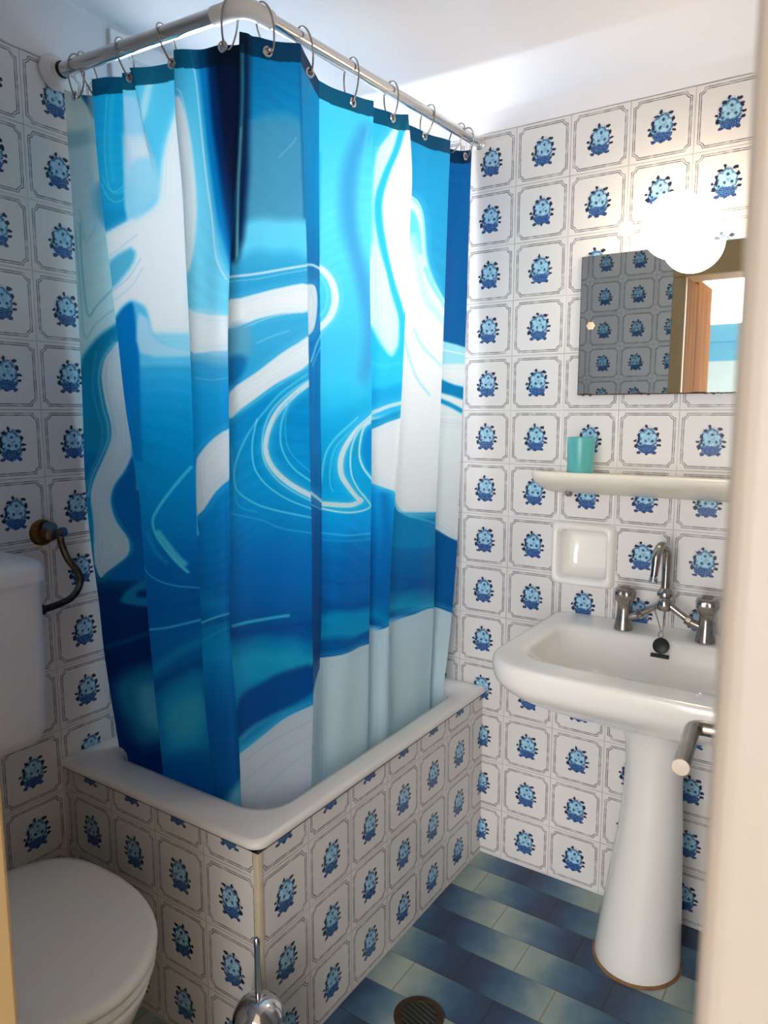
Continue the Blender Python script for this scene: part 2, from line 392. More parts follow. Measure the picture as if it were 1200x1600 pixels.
# lever handle in world coordinates, parented to the leaf
hd = bpy.data.objects.new('door_handle', None); COL.objects.link(hd)
lv = [(-.004, -.845, .955), (-.004, -.762, .955), (-.128, -.773, .955)]
inv = (Matrix.Translation(lf.location) @ Matrix.Rotation(.082, 4, 'Z')).inverted()
g = G().tube([inv @ Vector(p) for p in fillet(lv, .016, 8)], .0095, 20)
g.lathe([(.026, 0), (.026, .006), (.022, .009), (.010, .009)], inv @ Vector((-.004, -.833, .955)), (-.08, 1, 0), 28)
bpy.data.objects.remove(hd)
g.mk('door_handle', M_CHROME, lf)
# ------------------------------------------------------------------ outside the door: courtyard seen in the mirror, plus walls and roof added to cut the daylight
prop(G().box((-6, -3.5, -.12), (XC-.16, 4, -.02)).mk('courtyard_floor', M_STONE, smooth=False), kind='structure')
M_REND = simple('tan_daylight_block_render', (190, 176, 158), .9)
prop(G().box((-3.0, -2.02, -.02), (XC-.16, -1.90, 2.6)).box((-3.0, 1.30, -.02), (XC-.16, 1.42, 2.6)).box((-3.1, -2.02, -.02), (-3.0, -1.80, 2.6)).box((-3.1, .62, -.02), (-3.0, 1.42, 2.6)).box((-3.1, -1.80, 2.42), (-3.0, .62, 2.6)).box((XC-.16, W+.14, -.02), (XC-.10, 1.42, 2.6)).mk('wall_daylight_block', M_REND, smooth=False), kind='structure')  # unseen walls, added to shade the door jamb and narrow the daylight
prop(G().box((-3.1, -2.02, 2.6), (XC-.16, 1.42, 2.7)).mk('ceiling_daylight_block', M_REND, smooth=False), kind='structure')  # unseen roof, added to keep sky light off the door jamb
gt = thing('courtyard_gate', 'pale blue painted gate with a darker blue top rail, seen only in the mirror', 'gate', (-3.25, .20, -.02))
G().box((0, -.42, 0), (.05, .45, 1.76)).mk('gate_panel', M_BLUE, gt, smooth=False)
G().box((-.02, -.42, 1.90), (.08, .45, 2.03)).box((-.01, -.42, 1.76), (.06, .45, 1.775)).box((0, -.42, 1.775), (.055, .45, 1.90)).mk('top_rail', M_BLUE2, gt, smooth=False)
# ------------------------------------------------------------------ tub surround and bathtub
HT = .512
def uvS(p, n):
    if n.x < -.5: return ((p.y-YS+.075)/T, (p.z-Z0)/T)
    if n.y < -.5: return ((p.x-XL+.075)/T, (p.z-Z0)/T)
    return (.02, .02)
fS = boxfaces((0, .0, 0), (.045, W-.001, HT)) + boxfaces((.045, .0, 0), (L-.001, .045, HT))
sur = thing('bath_surround', 'tiled masonry bath surround with blue flower basket tiles, under the white tub', 'bath surround', (0, 0, 0))
tiled('tiled_panel', fS, uvS, parent=sur)
g = G(); pr = []
for i in range(9):
    a = PI+i/8*PI/2; pr.append((.006+.008*math.cos(a), .006+.008*math.sin(a)))
pr += [(.011, -.002), (.011, .011), (-.002, .011)]
g.loft([[(x, y, z) for x, y in pr] for z in (0, HT)])
g.mk('corner_trim', M_GROUT, sur)
G().box((-.004, -.004, HT-.002), (L-.001, .06, HT+.003)).box((-.004, .0, HT-.002), (.06, W-.001, HT+.003)).mk('seam', M_CAULK, sur, smooth=False)
tub = thing('bathtub', 'short white enamelled corner bathtub with a chipped rim, set in the tiled surround', 'bathtub', (0, 0, 0))
b0, b1 = HT+.003, HT+.024
ix0, ix1, iy0, iy1 = .083, L-.075, .052, W-.07
x0, x1, y0, y1 = -.013, L-.002, -.012, W-.002
cr = (.006, .006, .03, .006)
rings = [rrect(x0+.005, x1, y0+.005, y1, cr, b0), rrect(x0, x1, y0, y1, cr, b0+.005), rrect(x0, x1, y0, y1, cr, b1-.008), rrect(x0+.003, x1-.002, y0+.003, y1-.002, cr, b1-.002), rrect(x0+.010, x1-.006, y0+.010, y1-.006, cr, b1),
  rrect(ix0-.022, ix1+.02, iy0-.018, iy1+.02, .085, b1), rrect(ix0-.008, ix1+.008, iy0-.006, iy1+.008, .08, b1-.004), rrect(ix0, ix1, iy0, iy1, .075, b1-.014), rrect(ix0+.012, ix1-.02, iy0+.012, iy1-.012, .075, b1-.12), rrect(ix0+.03, ix1-.06, iy0+.03, iy1-.03, .08, b1-.30), rrect(ix0+.06, ix1-.10, iy0+.06, iy1-.06, .08, b1-.37), rrect(ix0+.10, ix1-.14, iy0+.10, iy1-.10, .06, b1-.385)]
G().loft(rings, False, True).mk('tub_shell', M_ENAMEL, tub, angle=70)
G().lathe([(.0, 0), (.028, 0), (.028, .003), (.02, .004), (.0, .004)], (.75, .3, b1-.384)).mk('drain', M_CHROME, tub)
# ------------------------------------------------------------------ shower curtain
# every fold line of the hanging cloth: (x, y, z, pattern x, pattern y) from the top edge to the hem
FOLD = {"A":[[0.0781,0.5984,2.045,100.1,139.5],[0.0803,0.5985,1.93,106.1,227.3],[0.0827,0.5977,1.8,113.2,324.3],[0.0855,0.6019,1.65,119.1,433.7],[0.0883,0.6061,1.5,124.9,540.0],[0.0911,0.6129,1.35,129.4,643.2],[0.0939,0.6228,1.2,132.5,743.2],[0.0967,0.6187,1.05,141.1,840.9],[0.0996,0.603,0.9,154.0,937.5],[0.1018,0.5959,0.78,162.2,1013.0],[0.1041,0.5814,0.66,173.0,1088.4],[0.1059,0.5656,0.56,183.6,1151.2],[0.108,0.5504,0.45,194.2,1219.4]],"BL":[[0.135,0.567,2.045,144.9,148.8],[0.1359,0.564,1.93,150.9,234.2],[0.1369,0.5534,1.8,160.7,328.2],[0.138,0.5368,1.65,173.7,434.7],[0.1391,0.5233,1.5,185.2,539.8],[0.1403,0.5082,1.35,197.1,643.2],[0.1414,0.4807,1.2,214.4,745.4],[0.1425,0.4721,1.05,223.2,845.8],[0.1436,0.468,0.9,229.8,943.9],[0.1445,0.4615,0.78,236.4,1021.2],[0.1454,0.4544,0.66,243.2,1097.4],[0.1462,0.4457,0.56,250.0,1160.6],[0.147,0.4375,0.45,256.9,1229.0]],"BR":[[0.097,0.527,2.055,143.1,124.1],[0.0979,0.5238,1.93,149.9,220.3],[0.0989,0.5144,1.8,159.5,317.7],[0.1,0.498,1.65,172.9,427.8],[0.1011,0.4843,1.5,184.9,536.3],[0.1023,0.4694,1.35,197.1,643.1],[0.1034,0.4422,1.2,214.8,748.6],[0.1045,0.4347,1.05,223.5,852.0],[0.1056,0.4298,0.9,230.8,953.1],[0.1065,0.4239,0.78,237.4,1032.7],[0.1074,0.416,0.66,244.7,1111.3],[0.1082,0.4073,0.56,251.8,1176.3],[0.109,0.4,0.45,258.3,1246.6]],"DL":[[0.128,0.2955,2.045,271.4,96.3],[0.1289,0.2941,1.93,276.0,191.4],[0.1299,0.2855,1.8,284.7,295.7],[0.131,0.2829,1.65,290.8,414.4],[0.1321,0.2808,1.5,296.4,530.1],[0.1333,0.2809,1.35,300.8,642.9],[0.1344,0.2822,1.2,304.6,752.6],[0.1355,0.2809,1.05,309.5,859.6],[0.1366,0.2798,0.9,314.2,963.9],[0.1375,0.2808,0.78,316.9,1045.2],[0.1384,0.2746,0.66,323.0,1126.0],[0.1392,0.2642,0.56,330.7,1193.3],[0.14,0.2527,0.45,338.9,1266.5]],"DR":[[0.1,0.2704,2.05,271.1,77.8],[0.1009,0.2719,1.93,274.4,180.3],[0.1019,0.262,1.8,284.1,287.1],[0.103,0.2592,1.65,290.6,408.8],[0.1041,0.2574,1.5,296.2,527.3],[0.1053,0.2575,1.35,300.8,642.8],[0.1064,0.2589,1.2,304.7,755.1],[0.1075,0.2577,1.05,309.7,864.5],[0.1086,0.2568,0.9,314.4,971.1],[0.1095,0.2575,0.78,317.3,1054.2],[0.1104,0.2508,0.66,324.0,1136.8],[0.1112,0.2396,0.56,332.1,1205.6],[0.112,0.2291,0.45,340.1,1280.2]],"EL":[[0.1301,0.1135,2.035,373.6,65.8],[0.1309,0.1208,1.93,372.0,160.8],[0.1319,0.1332,1.8,368.0,275.4],[0.133,0.154,1.65,359.9,403.3],[0.1341,0.1674,1.5,356.1,525.3],[0.1353,0.1714,1.35,357.8,642.8],[0.1364,0.1773,1.2,358.2,756.5],[0.1375,0.1834,1.05,358.7,866.8],[0.1386,0.1897,0.9,358.9,973.6],[0.1395,0.183,0.78,365.2,1058.3],[0.1404,0.1758,0.66,371.8,1141.8],[0.1412,0.1725,0.56,375.6,1209.8],[0.142,0.1734,0.45,377.5,1282.5]],"ER":[[0.0981,0.0912,2.035,373.9,49.0],[0.0989,0.0986,1.93,372.3,146.9],[0.0999,0.111,1.8,368.3,265.0],[0.101,0.1314,1.65,360.3,396.6],[0.1021,0.1455,1.5,356.1,522.1],[0.1033,0.1498,1.35,357.8,642.7],[0.1044,0.1559,1.2,358.2,759.4],[0.1055,0.1622,1.05,358.7,872.3],[0.1066,0.1686,0.9,359.0,981.7],[0.1075,0.1607,0.78,366.2,1068.6],[0.1084,0.1538,0.66,372.7,1154.0],[0.1092,0.1519,0.56,376.0,1223.4],[0.11,0.1529,0.45,377.9,1297.6]],"F":[[0.2179,0.048,2.05,469.1,67.7],[0.2224,0.0496,1.93,471.8,173.1],[0.2284,0.0514,1.8,475.3,284.3],[0.2351,0.0535,1.65,479.2,408.1],[0.2392,0.0556,1.5,481.6,527.4],[0.2414,0.0576,1.35,482.9,642.8],[0.2452,0.0597,1.2,485.1,754.8],[0.2489,0.0617,1.05,487.0,863.3],[0.2498,0.0638,0.9,487.8,969.0],[0.2523,0.0655,0.78,489.1,1051.1],[0.2519,0.0671,0.66,489.1,1132.1],[0.247,0.0685,0.56,487.1,1199.5],[0.2443,0.07,0.45,486.0,1271.9]],"F2":[[0.3332,0.0952,2.035,498.0,125.5],[0.333,0.0966,1.93,498.1,209.0],[0.3328,0.0984,1.8,498.1,310.2],[0.3345,0.1005,1.65,498.9,424.3],[0.3367,0.1026,1.5,500.1,535.2],[0.3365,0.1046,1.35,500.1,643.0],[0.3407,0.1067,1.2,502.0,747.9],[0.3408,0.1087,1.05,502.0,850.1],[0.3407,0.1108,0.9,502.0,949.8],[0.3336,0.1125,0.78,499.2,1029.1],[0.328,0.1141,0.66,496.8,1107.0],[0.3244,0.1155,0.56,495.5,1170.8],[0.3208,0.117,0.45,494.1,1240.0]],"GL":[[0.4851,0.0602,2.037,584.0,157.8],[0.4815,0.0616,1.93,582.0,236.4],[0.4775,0.0634,1.8,579.6,330.4],[0.4763,0.0655,1.65,578.2,437.2],[0.483,0.0676,1.5,579.9,541.8],[0.4875,0.0696,1.35,580.6,643.2],[0.4894,0.0717,1.2,580.5,741.9],[0.4882,0.0737,1.05,579.2,838.4],[0.4869,0.0758,0.9,577.8,932.7],[0.486,0.0775,0.78,576.9,1006.6],[0.4845,0.0791,0.66,575.7,1079.4],[0.4831,0.0805,0.56,574.7,1139.0],[0.4825,0.082,0.45,573.8,1203.5]],"GR":[[0.5154,0.0881,2.042,584.1,165.9],[0.511,0.0896,1.93,581.7,246.0],[0.5072,0.0914,1.8,579.4,337.8],[0.506,0.0935,1.65,578.2,442.0],[0.5127,0.0956,1.5,579.9,544.2],[0.5171,0.0976,1.35,580.7,643.3],[0.5188,0.0997,1.2,580.5,739.8],[0.5177,0.1017,1.05,579.3,834.2],[0.5163,0.1038,0.9,578.0,926.5],[0.5155,0.1055,0.78,577.0,998.9],[0.5138,0.1071,0.66,575.8,1070.2],[0.5123,0.1085,0.56,574.8,1128.7],[0.5109,0.11,0.45,573.9,1192.1]],"HL":[[0.6245,0.056,2.052,638.0,178.8],[0.6453,0.0576,1.93,643.9,267.0],[0.6402,0.0594,1.8,640.8,353.7],[0.6286,0.0615,1.65,635.4,451.5],[0.6199,0.0636,1.5,631.0,548.2],[0.6098,0.0656,1.35,626.2,643.4],[0.5959,0.0677,1.2,620.1,737.5],[0.58,0.0697,1.05,613.6,830.8],[0.5704,0.0718,0.9,609.1,922.4],[0.5693,0.0735,0.78,607.9,993.9],[0.5696,0.0751,0.66,607.1,1063.8],[0.5697,0.0765,0.56,606.3,1121.2],[0.5703,0.078,0.45,605.7,1183.2]],"HR":[[0.6705,0.086,2.05,641.2,194.3],[0.6814,0.0876,1.93,643.7,276.6],[0.6753,0.0894,1.8,640.4,360.9],[0.6639,0.0915,1.65,635.1,456.3],[0.6548,0.0936,1.5,630.8,550.6],[0.6448,0.0956,1.35,626.1,643.5],[0.6307,0.0977,1.2,620.3,735.3],[0.6152,0.0997,1.05,613.9,826.3],[0.6044,0.1018,0.9,609.2,916.0],[0.603,0.1035,0.78,608.0,985.9],[0.6032,0.1051,0.66,607.2,1054.3],[0.6031,0.1065,0.56,606.5,1110.5],[0.6036,0.108,0.45,605.9,1171.3]],"IL":[[0.8451,0.062,2.058,704.0,219.9],[0.839,0.0636,1.93,700.6,298.8],[0.8355,0.0654,1.8,697.7,378.2],[0.832,0.0675,1.65,694.7,468.3],[0.8277,0.0696,1.5,691.5,556.8],[0.8228,0.0716,1.35,688.2,643.7],[0.8155,0.0737,1.2,684.4,729.2],[0.8091,0.0757,1.05,680.7,813.4],[0.8094,0.0778,0.9,679.1,895.6],[0.809,0.0795,0.78,677.5,960.3],[0.8031,0.0811,0.66,674.6,1024.8],[0.798,0.0825,0.56,672.0,1077.9],[0.7977,0.084,0.45,670.7,1134.9]],"IR":[[0.8805,0.09,2.055,703.5,231.4],[0.8742,0.0916,1.93,700.1,306.6],[0.8711,0.0934,1.8,697.6,384.2],[0.8673,0.0955,1.65,694.5,472.2],[0.8633,0.0976,1.5,691.6,558.7],[0.858,0.0996,1.35,688.3,643.7],[0.8503,0.1017,1.2,684.3,727.4],[0.8439,0.1037,1.05,680.9,809.9],[0.8439,0.1058,0.9,679.2,890.5],[0.8441,0.1075,0.78,677.8,953.8],[0.8382,0.1091,0.66,675.0,1016.9],[0.8332,0.1105,0.56,672.5,1069.0],[0.8316,0.112,0.45,671.0,1125.1]],"J":[[0.9667,0.062,2.07,737.1,233.8],[0.9611,0.0624,1.93,734.2,315.8],[0.957,0.0629,1.8,731.8,391.1],[0.9533,0.0635,1.65,729.3,476.7],[0.947,0.0641,1.5,726.2,560.9],[0.9374,0.0646,1.35,722.3,643.8],[0.9315,0.0652,1.2,719.3,725.6],[0.9259,0.0658,1.05,716.5,806.3],[0.9134,0.0663,0.9,712.0,886.4],[0.8974,0.0668,0.78,706.9,950.7],[0.8758,0.0672,0.66,700.4,1015.5],[0.8537,0.0676,0.56,694.0,1070.3],[0.8523,0.068,0.45,692.7,1126.6]]}
# ---- the printed pattern of the shower curtain: (chart x, chart y) on the flat cloth ----
WH=(230,239,248); PC=(160,216,232); CY=(80,190,225); AZ=(30,150,200); BL=(0,125,188); DB=(0,98,165); NB=(0,76,140); NV=(0,52,104); KN=(0,14,40); GB=(84,150,182)
LW=(200,224,238)
# panel: base gradient, then shapes.  P(points, colour, softness, alpha)  S(points, width, colour, softness, alpha)
PAINT = {
'P0': dict(base=[(120,(190,212,208)),(150,(208,226,220)),(180,(222,236,230)),(198,(214,230,226)),(210,(160,196,204)),(224,(158,194,202)),(236,(198,220,228)),(350,(186,224,232)),(480,(190,228,234)),(540,(196,230,236)),(575,(150,205,215)),(640,(20,130,175)),(700,(0,112,168)),(760,(0,104,162)),(860,(0,118,165)),(895,(0,88,140)),(925,(2,48,98)),(980,(0,40,92)),(1040,(0,36,84)),(1160,(0,42,95)),(1290,(0,50,105))],
 shapes=[
 ('P',[(124,142),(146,126),(153,180),(150,190),(141,184),(133,165)],(0,62,112),3,1),
 ('P',[(130,130),(160,185),(168,330),(150,350),(140,240)],(222,232,228),7,.7),
 ('P',[(146,290),(168,285),(172,352),(158,352),(146,330)],(80,165,200),8,.7),
 ('S',[(124,350),(128,420),(137,492),(150,478),(172,452),(182,446)],3,(128,182,200),1.5,.75),
 ('S',[(118,360),(126,460),(133,528),(150,505),(184,475)],2,(128,182,200),1.2,.6),
 ('S',[(134,380),(141,450),(146,470),(170,440)],5,(190,225,225),3,.8),
 ('S',[(123,330),(127,350),(134,380),(148,350)],3,(140,190,205),2,.4),
 ('P',[(120,600),(128,562),(139,543),(156,523),(190,496),(200,700),(120,700)],(14,128,172),5,1),
 ('P',[(205,520),(182,531),(172,545),(162,562),(158,591),(165,633),(172,660),(173,687),(162,718),(148,749),(142,777),(147,820),(148,880),(157,902),(166,895),(182,882),(199,866),(200,843),(182,814),(174,783),(179,758),(193,735),(202,712),(198,650),(206,619),(200,560)],(206,222,228),2.5,1),
 ('S',[(176,535),(160,560),(154,592),(161,636),(168,662),(169,687),(158,716),(144,747),(138,775)],2.5,(120,185,205),1,.8),
 ('S',[(150,550),(145,600),(152,640),(160,668),(158,700),(146,730),(134,760)],3,(60,150,185),1.5,.7),
 ('S',[(166,570),(164,600),(172,640),(180,680)],2,(150,190,205),1.2,.6),
 ('P',[(205,712),(197,735),(183,758),(178,783),(187,812),(204,843),(204,866),(180,890),(170,905),(240,905),(240,700)],(0,92,160),2.5,1),
 ('S',[(203,700),(209,735),(211,765)],3,(70,180,200),1.5,.7),
 ('P',[(120,780),(142,790),(142,880),(150,900),(120,905)],(0,128,160),4,.7),
 ('P',[(226,903),(196,924),(189,938),(205,944),(230,947),(230,935),(212,932),(212,924),(230,915)],(20,118,165),4,.9),
 ('P',[(180,1070),(240,1040),(262,1110),(262,1150),(225,1165),(200,1130)],(34,128,170),18,.7),
 ('P',[(215,1075),(250,1075),(255,1140),(225,1130)],(104,168,190),14,.6),
 ('S',[(168,1010),(200,1000),(240,985)],6,(10,90,130),5,.5),
 ]),
'P1': dict(base=[(80,(40,170,215)),(150,(16,158,210)),(300,(30,165,212)),(360,(20,145,196)),(420,(200,222,235)),(545,(150,205,230)),(570,(60,165,210)),(620,(26,152,205)),(680,(0,140,195)),(760,(0,130,186)),(830,(0,118,180)),(880,(0,98,168)),(950,(0,86,152)),(1010,(0,92,158)),(1060,(0,84,148)),(1130,(10,112,165)),(1180,(0,100,160)),(1250,(0,80,145))],
 shapes=[
 ('P',[(194,130),(240,110),(290,80),(300,420),(215,420),(200,300)],(118,200,230),6,1),
 ('P',[(196,150),(214,150),(232,200),(244,300),(205,345),(199,260)],(160,205,232),4,1),
 ('P',[(199,215),(236,215),(250,300),(215,320)],(214,228,240),10,.9),
 ('P',[(214,118),(274,80),(276,170),(252,280),(240,235)],(92,192,228),5,1),
 ('P',[(240,110),(244,112),(236,180),(230,195),(228,170)],(210,232,240),5,.8),
 ('S',[(170,150),(166,230),(172,290),(185,300),(200,290)],2,(120,208,232),1.5,.6),
 ('S',[(178,140),(175,220),(180,280)],7,(60,188,222),5,.6),
 ('S',[(160,290),(172,310),(190,316),(215,300)],2,(120,208,228),1.2,.7),
 ('S',[(160,275),(174,297),(190,303),(212,288)],1.5,(120,208,228),1.2,.6),
 ('P',[(276,160),(262,210),(254,260),(250,310),(235,330),(205,345),(163,364),(172,520),(300,520),(300,250),(282,190)],WH,6,1),
 ('P',[(209,260),(245,250),(250,300),(242,325),(208,342)],(150,208,232),8,.8),
 ('P',[(170,430),(172,408),(210,388),(217,398),(208,420),(176,450)],(80,172,205),6,.9),
 ('S',[(172,400),(200,382),(220,368)],2,(165,200,215),1.5,.7),
 ('S',[(175,455),(205,435),(225,405)],2,(165,195,215),1.5,.7),
 ('S',[(178,470),(210,448),(228,420)],2,(185,205,220),1.5,.7),
 ('P',[(178,496),(192,480),(209,470),(222,474),(232,482),(238,500),(242,520),(255,535),(280,546),(306,552),(306,572),(180,572)],(100,185,222),5,1),
 ('P',[(178,500),(195,482),(211,474),(216,500),(222,560),(224,720),(180,720)],(0,112,178),4,1),
 ('P',[(222,490),(236,500),(242,522),(262,540),(300,549),(300,556),(224,552)],(182,214,235),4,.9),
 ('S',[(296,730),(270,765),(248,797),(241,815),(248,838),(270,868),(293,893)],4.5,(70,185,215),1.8,1),
 ('S',[(250,832),(262,848),(280,872),(288,880)],9,(100,195,215),3.5,.8),
 ('S',[(232,835),(245,860),(262,878)],6,(30,140,195),4,.7),
 ('S',[(222,868),(230,894),(262,911),(312,919)],1.8,(80,178,208),1,.8),
 ('S',[(232,984),(262,980),(312,968)],2.6,(90,190,212),1.5,.8),
 ('S',[(238,1050),(270,1025),(320,995)],14,(14,125,172),8,.8),
 ('S',[(240,1078),(280,1050),(322,1030)],12,(0,72,132),8,.8),
 ('P',[(252,1090),(318,1050),(322,1150),(290,1190),(258,1180)],(24,132,172),16,.8),
 ('P',[(262,1110),(312,1085),(310,1140),(275,1160)],(70,155,178),14,.6),
 ('P',[(244,1190),(330,1180),(340,1290),(244,1290)],(0,84,150),12,.8),
 ('S',[(318,1000),(322,1100),(335,1235)],6,(0,66,130),4,.5),
 ]),
'P2': dict(base=[(60,(64,172,215)),(200,(100,195,228)),(300,(120,202,232)),(480,(130,205,230)),(500,(200,222,235)),(548,(150,190,215)),(572,(62,155,200)),(620,(20,148,202)),(680,(10,140,195)),(780,(0,125,184)),(850,(0,110,174)),(920,(0,96,160)),(940,(0,110,168)),(965,(0,88,150)),(990,(0,118,168)),(1020,(0,124,180)),(1060,(0,104,165)),(1110,(0,84,148)),(1180,(0,76,140)),(1280,(0,84,146))],
 shapes=[
 ('P',[(306,70),(340,60),(350,200),(362,330),(362,430),(352,420),(335,330),(322,230)],(0,122,188),6,1),
 ('P',[(322,66),(380,35),(385,420),(360,425),(350,350),(340,260),(330,180)],(0,40,92),6,1),
 ('P',[(335,66),(380,35),(380,330),(358,330),(345,200)],(0,14,42),6,.95),
 ('P',[(273,150),(282,152),(294,190),(303,250),(308,320),(305,380),(297,420),(290,430),(283,350),(278,240)],WH,4,1),
 ('S',[(275,138),(284,146),(292,180),(300,240)],1.6,(205,228,238),1,.8),
 ('S',[(296,66),(306,120),(314,200),(322,280),(330,340),(336,400),(348,436)],2.2,(196,226,240),1,.9),
 ('S',[(303,66),(318,200),(330,300),(345,400),(356,430)],4,(70,178,220),3,.6),
 ('P',[(291,478),(305,488),(325,493),(360,498),(360,541),(330,549),(294,546)],WH,3,1),
 ('S',[(300,560),(330,562),(358,566)],8,(120,175,202),5,.6),
 ('S',[(305,590),(330,594),(356,588)],1.6,(150,205,225),1,.5),
 ('P',[(362,664),(345,674),(325,692),(307,717),(306,730),(308,806),(318,796),(335,768),(362,732)],(226,234,238),2.5,1),
 ('S',[(305,800),(307,820),(309,835)],3,(190,220,228),1.4,.8),
 ('S',[(315,973),(338,963),(362,957)],2.6,(96,194,214),1.5,.85),
 ('S',[(318,985),(340,978),(362,970)],6,(0,120,168),4,.7),
 ('S',[(318,1000),(342,985),(362,978)],3,(40,150,185),2,.6),
 ('P',[(352,1250),(372,1218),(384,1210),(384,1300),(345,1300)],(120,180,200),8,.9),
 ]),
'P3': dict(base=[(40,(0,100,150)),(110,(0,112,165)),(180,(10,124,175)),(205,(60,130,168)),(300,(78,142,176)),(336,(84,150,184)),(352,(112,202,232)),(385,(108,204,234)),(405,(70,170,212)),(425,(60,162,206)),(455,(50,158,206)),(480,(60,165,208)),(520,(66,165,208)),(560,(56,158,204)),(600,(20,145,196)),(650,(0,132,188)),(760,(0,134,190)),(810,(0,124,184)),(850,(0,106,172)),(890,(0,96,164)),(940,(0,86,152)),(965,(0,78,142)),(990,(0,72,136)),(1005,(0,108,158)),(1030,(20,136,172)),(1060,(14,128,170)),(1100,(10,110,160)),(1150,(120,160,185)),(1180,LW),(1300,LW)],
 shapes=[
 ('P',[(355,35),(389,60),(389,270),(380,370),(368,410),(355,410)],(0,34,76),8,.95),
 ('S',[(378,70),(378,150),(375,230),(371,300),(369,410)],4.5,(70,150,180),2.5,.85),
 ('S',[(376,200),(372,300),(370,400)],2.5,(150,200,215),1.5,.7),
 ('S',[(366,300),(362,360),(358,430)],5,(0,90,150),3,.7),
 ('P',[(390,190),(475,190),(478,330),(470,343),(395,340),(388,320)],(82,146,178),10,.55),
 ('S',[(468,105),(473,250),(476,340)],4,(0,96,150),3,.7),
 ('S',[(435,245),(455,225),(462,215)],1.4,(150,195,215),1,.6),
 ('S',[(356,433),(375,431),(400,428),(440,421),(484,414)],3,(214,232,240),1.6,1),
 ('S',[(356,440),(400,436),(440,428),(484,421)],1.5,(150,208,230),1,.8),
 ('P',[(355,472),(375,466),(400,459),(440,449),(484,445),(484,485),(440,490),(400,499),(355,514)],(232,238,238),2.5,1),
 ('S',[(380,512),(420,496),(460,489),(484,487)],1.6,(190,222,232),1,.8),
 ('P',[(357,515),(385,508),(392,540),(380,570),(357,575)],(110,158,184),9,.8),
 ('P',[(357,560),(385,560),(370,600),(357,605)],(0,98,158),7,.8),
 ('S',[(400,536),(425,525),(450,517)],2,(160,205,225),1.2,.6),
 ('P',[(486,526),(465,536),(440,551),(400,581),(358,614),(358,654),(375,640),(390,629),(430,600),(486,566)],(228,234,236),2.8,1),
 ('S',[(362,652),(392,631),(432,603),(486,570)],2.5,(120,200,222),1.5,.6),
 ('S',[(486,597),(462,614),(437,638),(422,663),(414,693),(417,716),(430,737),(455,758),(489,776)],9,(216,230,238),2.6,1),
 ('S',[(486,592),(460,607),(430,633),(414,660),(408,692),(412,722),(430,748),(455,767),(489,784)],1.8,(150,210,228),1,.9),
 ('S',[(462,614),(437,640),(424,668),(418,693),(422,714),(435,735),(458,754),(489,771)],1.3,(90,160,185),.8,.8),
 ('S',[(480,585),(440,612),(410,645),(390,672),(376,700),(367,727),(366,752),(375,772),(413,793),(487,809)],2.4,(110,195,215),1.3,.8),
 ('S',[(400,655),(393,690),(394,722),(402,742),(420,762),(450,781),(487,795)],2,(140,210,226),1.2,.8),
 ('S',[(452,625),(440,655),(437,688),(444,712),(460,734),(486,752)],2.6,(110,200,220),1.3,.8),
 ('S',[(470,610),(448,640),(445,680),(455,710),(486,738)],1.5,(90,190,215),1,.6),
 ('S',[(362,803),(405,812),(440,826),(489,833)],1.8,(80,175,208),1.2,.6),
 ('S',[(362,700),(366,760),(372,790),(400,800)],2,(60,170,200),1.5,.6),
 ('S',[(364,978),(395,970),(450,962)],4,(72,180,205),2,.8),
 ('S',[(358,992),(410,983),(450,978),(489,974)],9,(0,62,126),5,.7),
 ('P',[(360,1120),(367,1112),(380,1083),(413,1063),(447,1048),(492,1040),(492,1080),(447,1106),(400,1130),(380,1148),(366,1160)],(0,62,126),6,1),
 ('P',[(362,1165),(380,1150),(400,1132),(447,1110),(492,1084),(492,1098),(450,1118),(420,1140),(390,1166),(370,1184)],(10,112,165),6,.9),
 ('P',[(366,1196),(372,1182),(392,1164),(420,1141),(450,1119),(492,1100),(492,1300),(366,1300)],(198,208,222),3,1),
 ('S',[(380,1190),(420,1160),(488,1125)],1.4,(140,158,180),1,.8),
 ('S',[(375,1225),(430,1180),(488,1150)],1.4,(150,168,190),1,.8),
 ('S',[(395,1245),(440,1205),(488,1170)],3,(160,178,198),2,.6),
 ]),
'P4': dict(base=[(60,(0,105,150)),(130,(0,132,186)),(330,(0,130,190)),(400,(0,112,172)),(440,(0,118,180)),(600,(0,112,178)),(700,(0,108,172)),(760,(0,94,160)),(850,(0,78,142)),(950,(0,66,130)),(1010,(0,56,116)),(1060,(0,60,122)),(1075,(0,70,130)),(1130,(60,110,150)),(1150,LW),(1290,LW)],
 shapes=[
 ('S',[(478,414),(488,414),(502,421)],3,(214,232,240),1.4,1),
 ('P',[(477,445),(488,444),(494,452),(496,470),(494,498),(488,518),(477,528)],(230,234,240),2,1),
 ('S',[(503,520),(494,540),(486,565)],2.5,(140,210,235),1.2,.9),
 ('S',[(507,530),(498,548),(488,572)],1.5,(120,200,230),1,.8),
 ('S',[(480,765),(492,775),(506,786)],5,(214,230,238),2,.9),
 ('S',[(480,785),(506,798)],1.5,(150,205,225),1,.7),
 ('P',[(476,1150),(486,1100),(496,1052),(508,1026),(508,1300),(476,1300)],LW,2.5,1),
 ]),
'P5': dict(base=[(110,(80,190,228)),(200,(76,190,228)),(330,(100,205,236)),(400,(96,202,234)),(470,(76,192,228)),(540,(72,182,222)),(600,(60,186,224)),(640,(30,165,212)),(680,(14,155,205)),(740,(0,150,202)),(790,(0,150,210)),(830,(0,135,200)),(850,(0,112,178)),(880,(0,96,165)),(930,(0,88,156)),(948,(0,78,145)),(962,(0,125,172)),(990,(10,128,172)),(1004,(0,70,132)),(1020,LW),(1290,LW)],
 shapes=[
 ('S',[(568,205),(548,250),(541,310),(546,370),(566,440),(580,520),(570,590)],26,(66,146,196),12,.85),
 ('S',[(500,240),(498,400)],4,(40,160,210),3,.6),
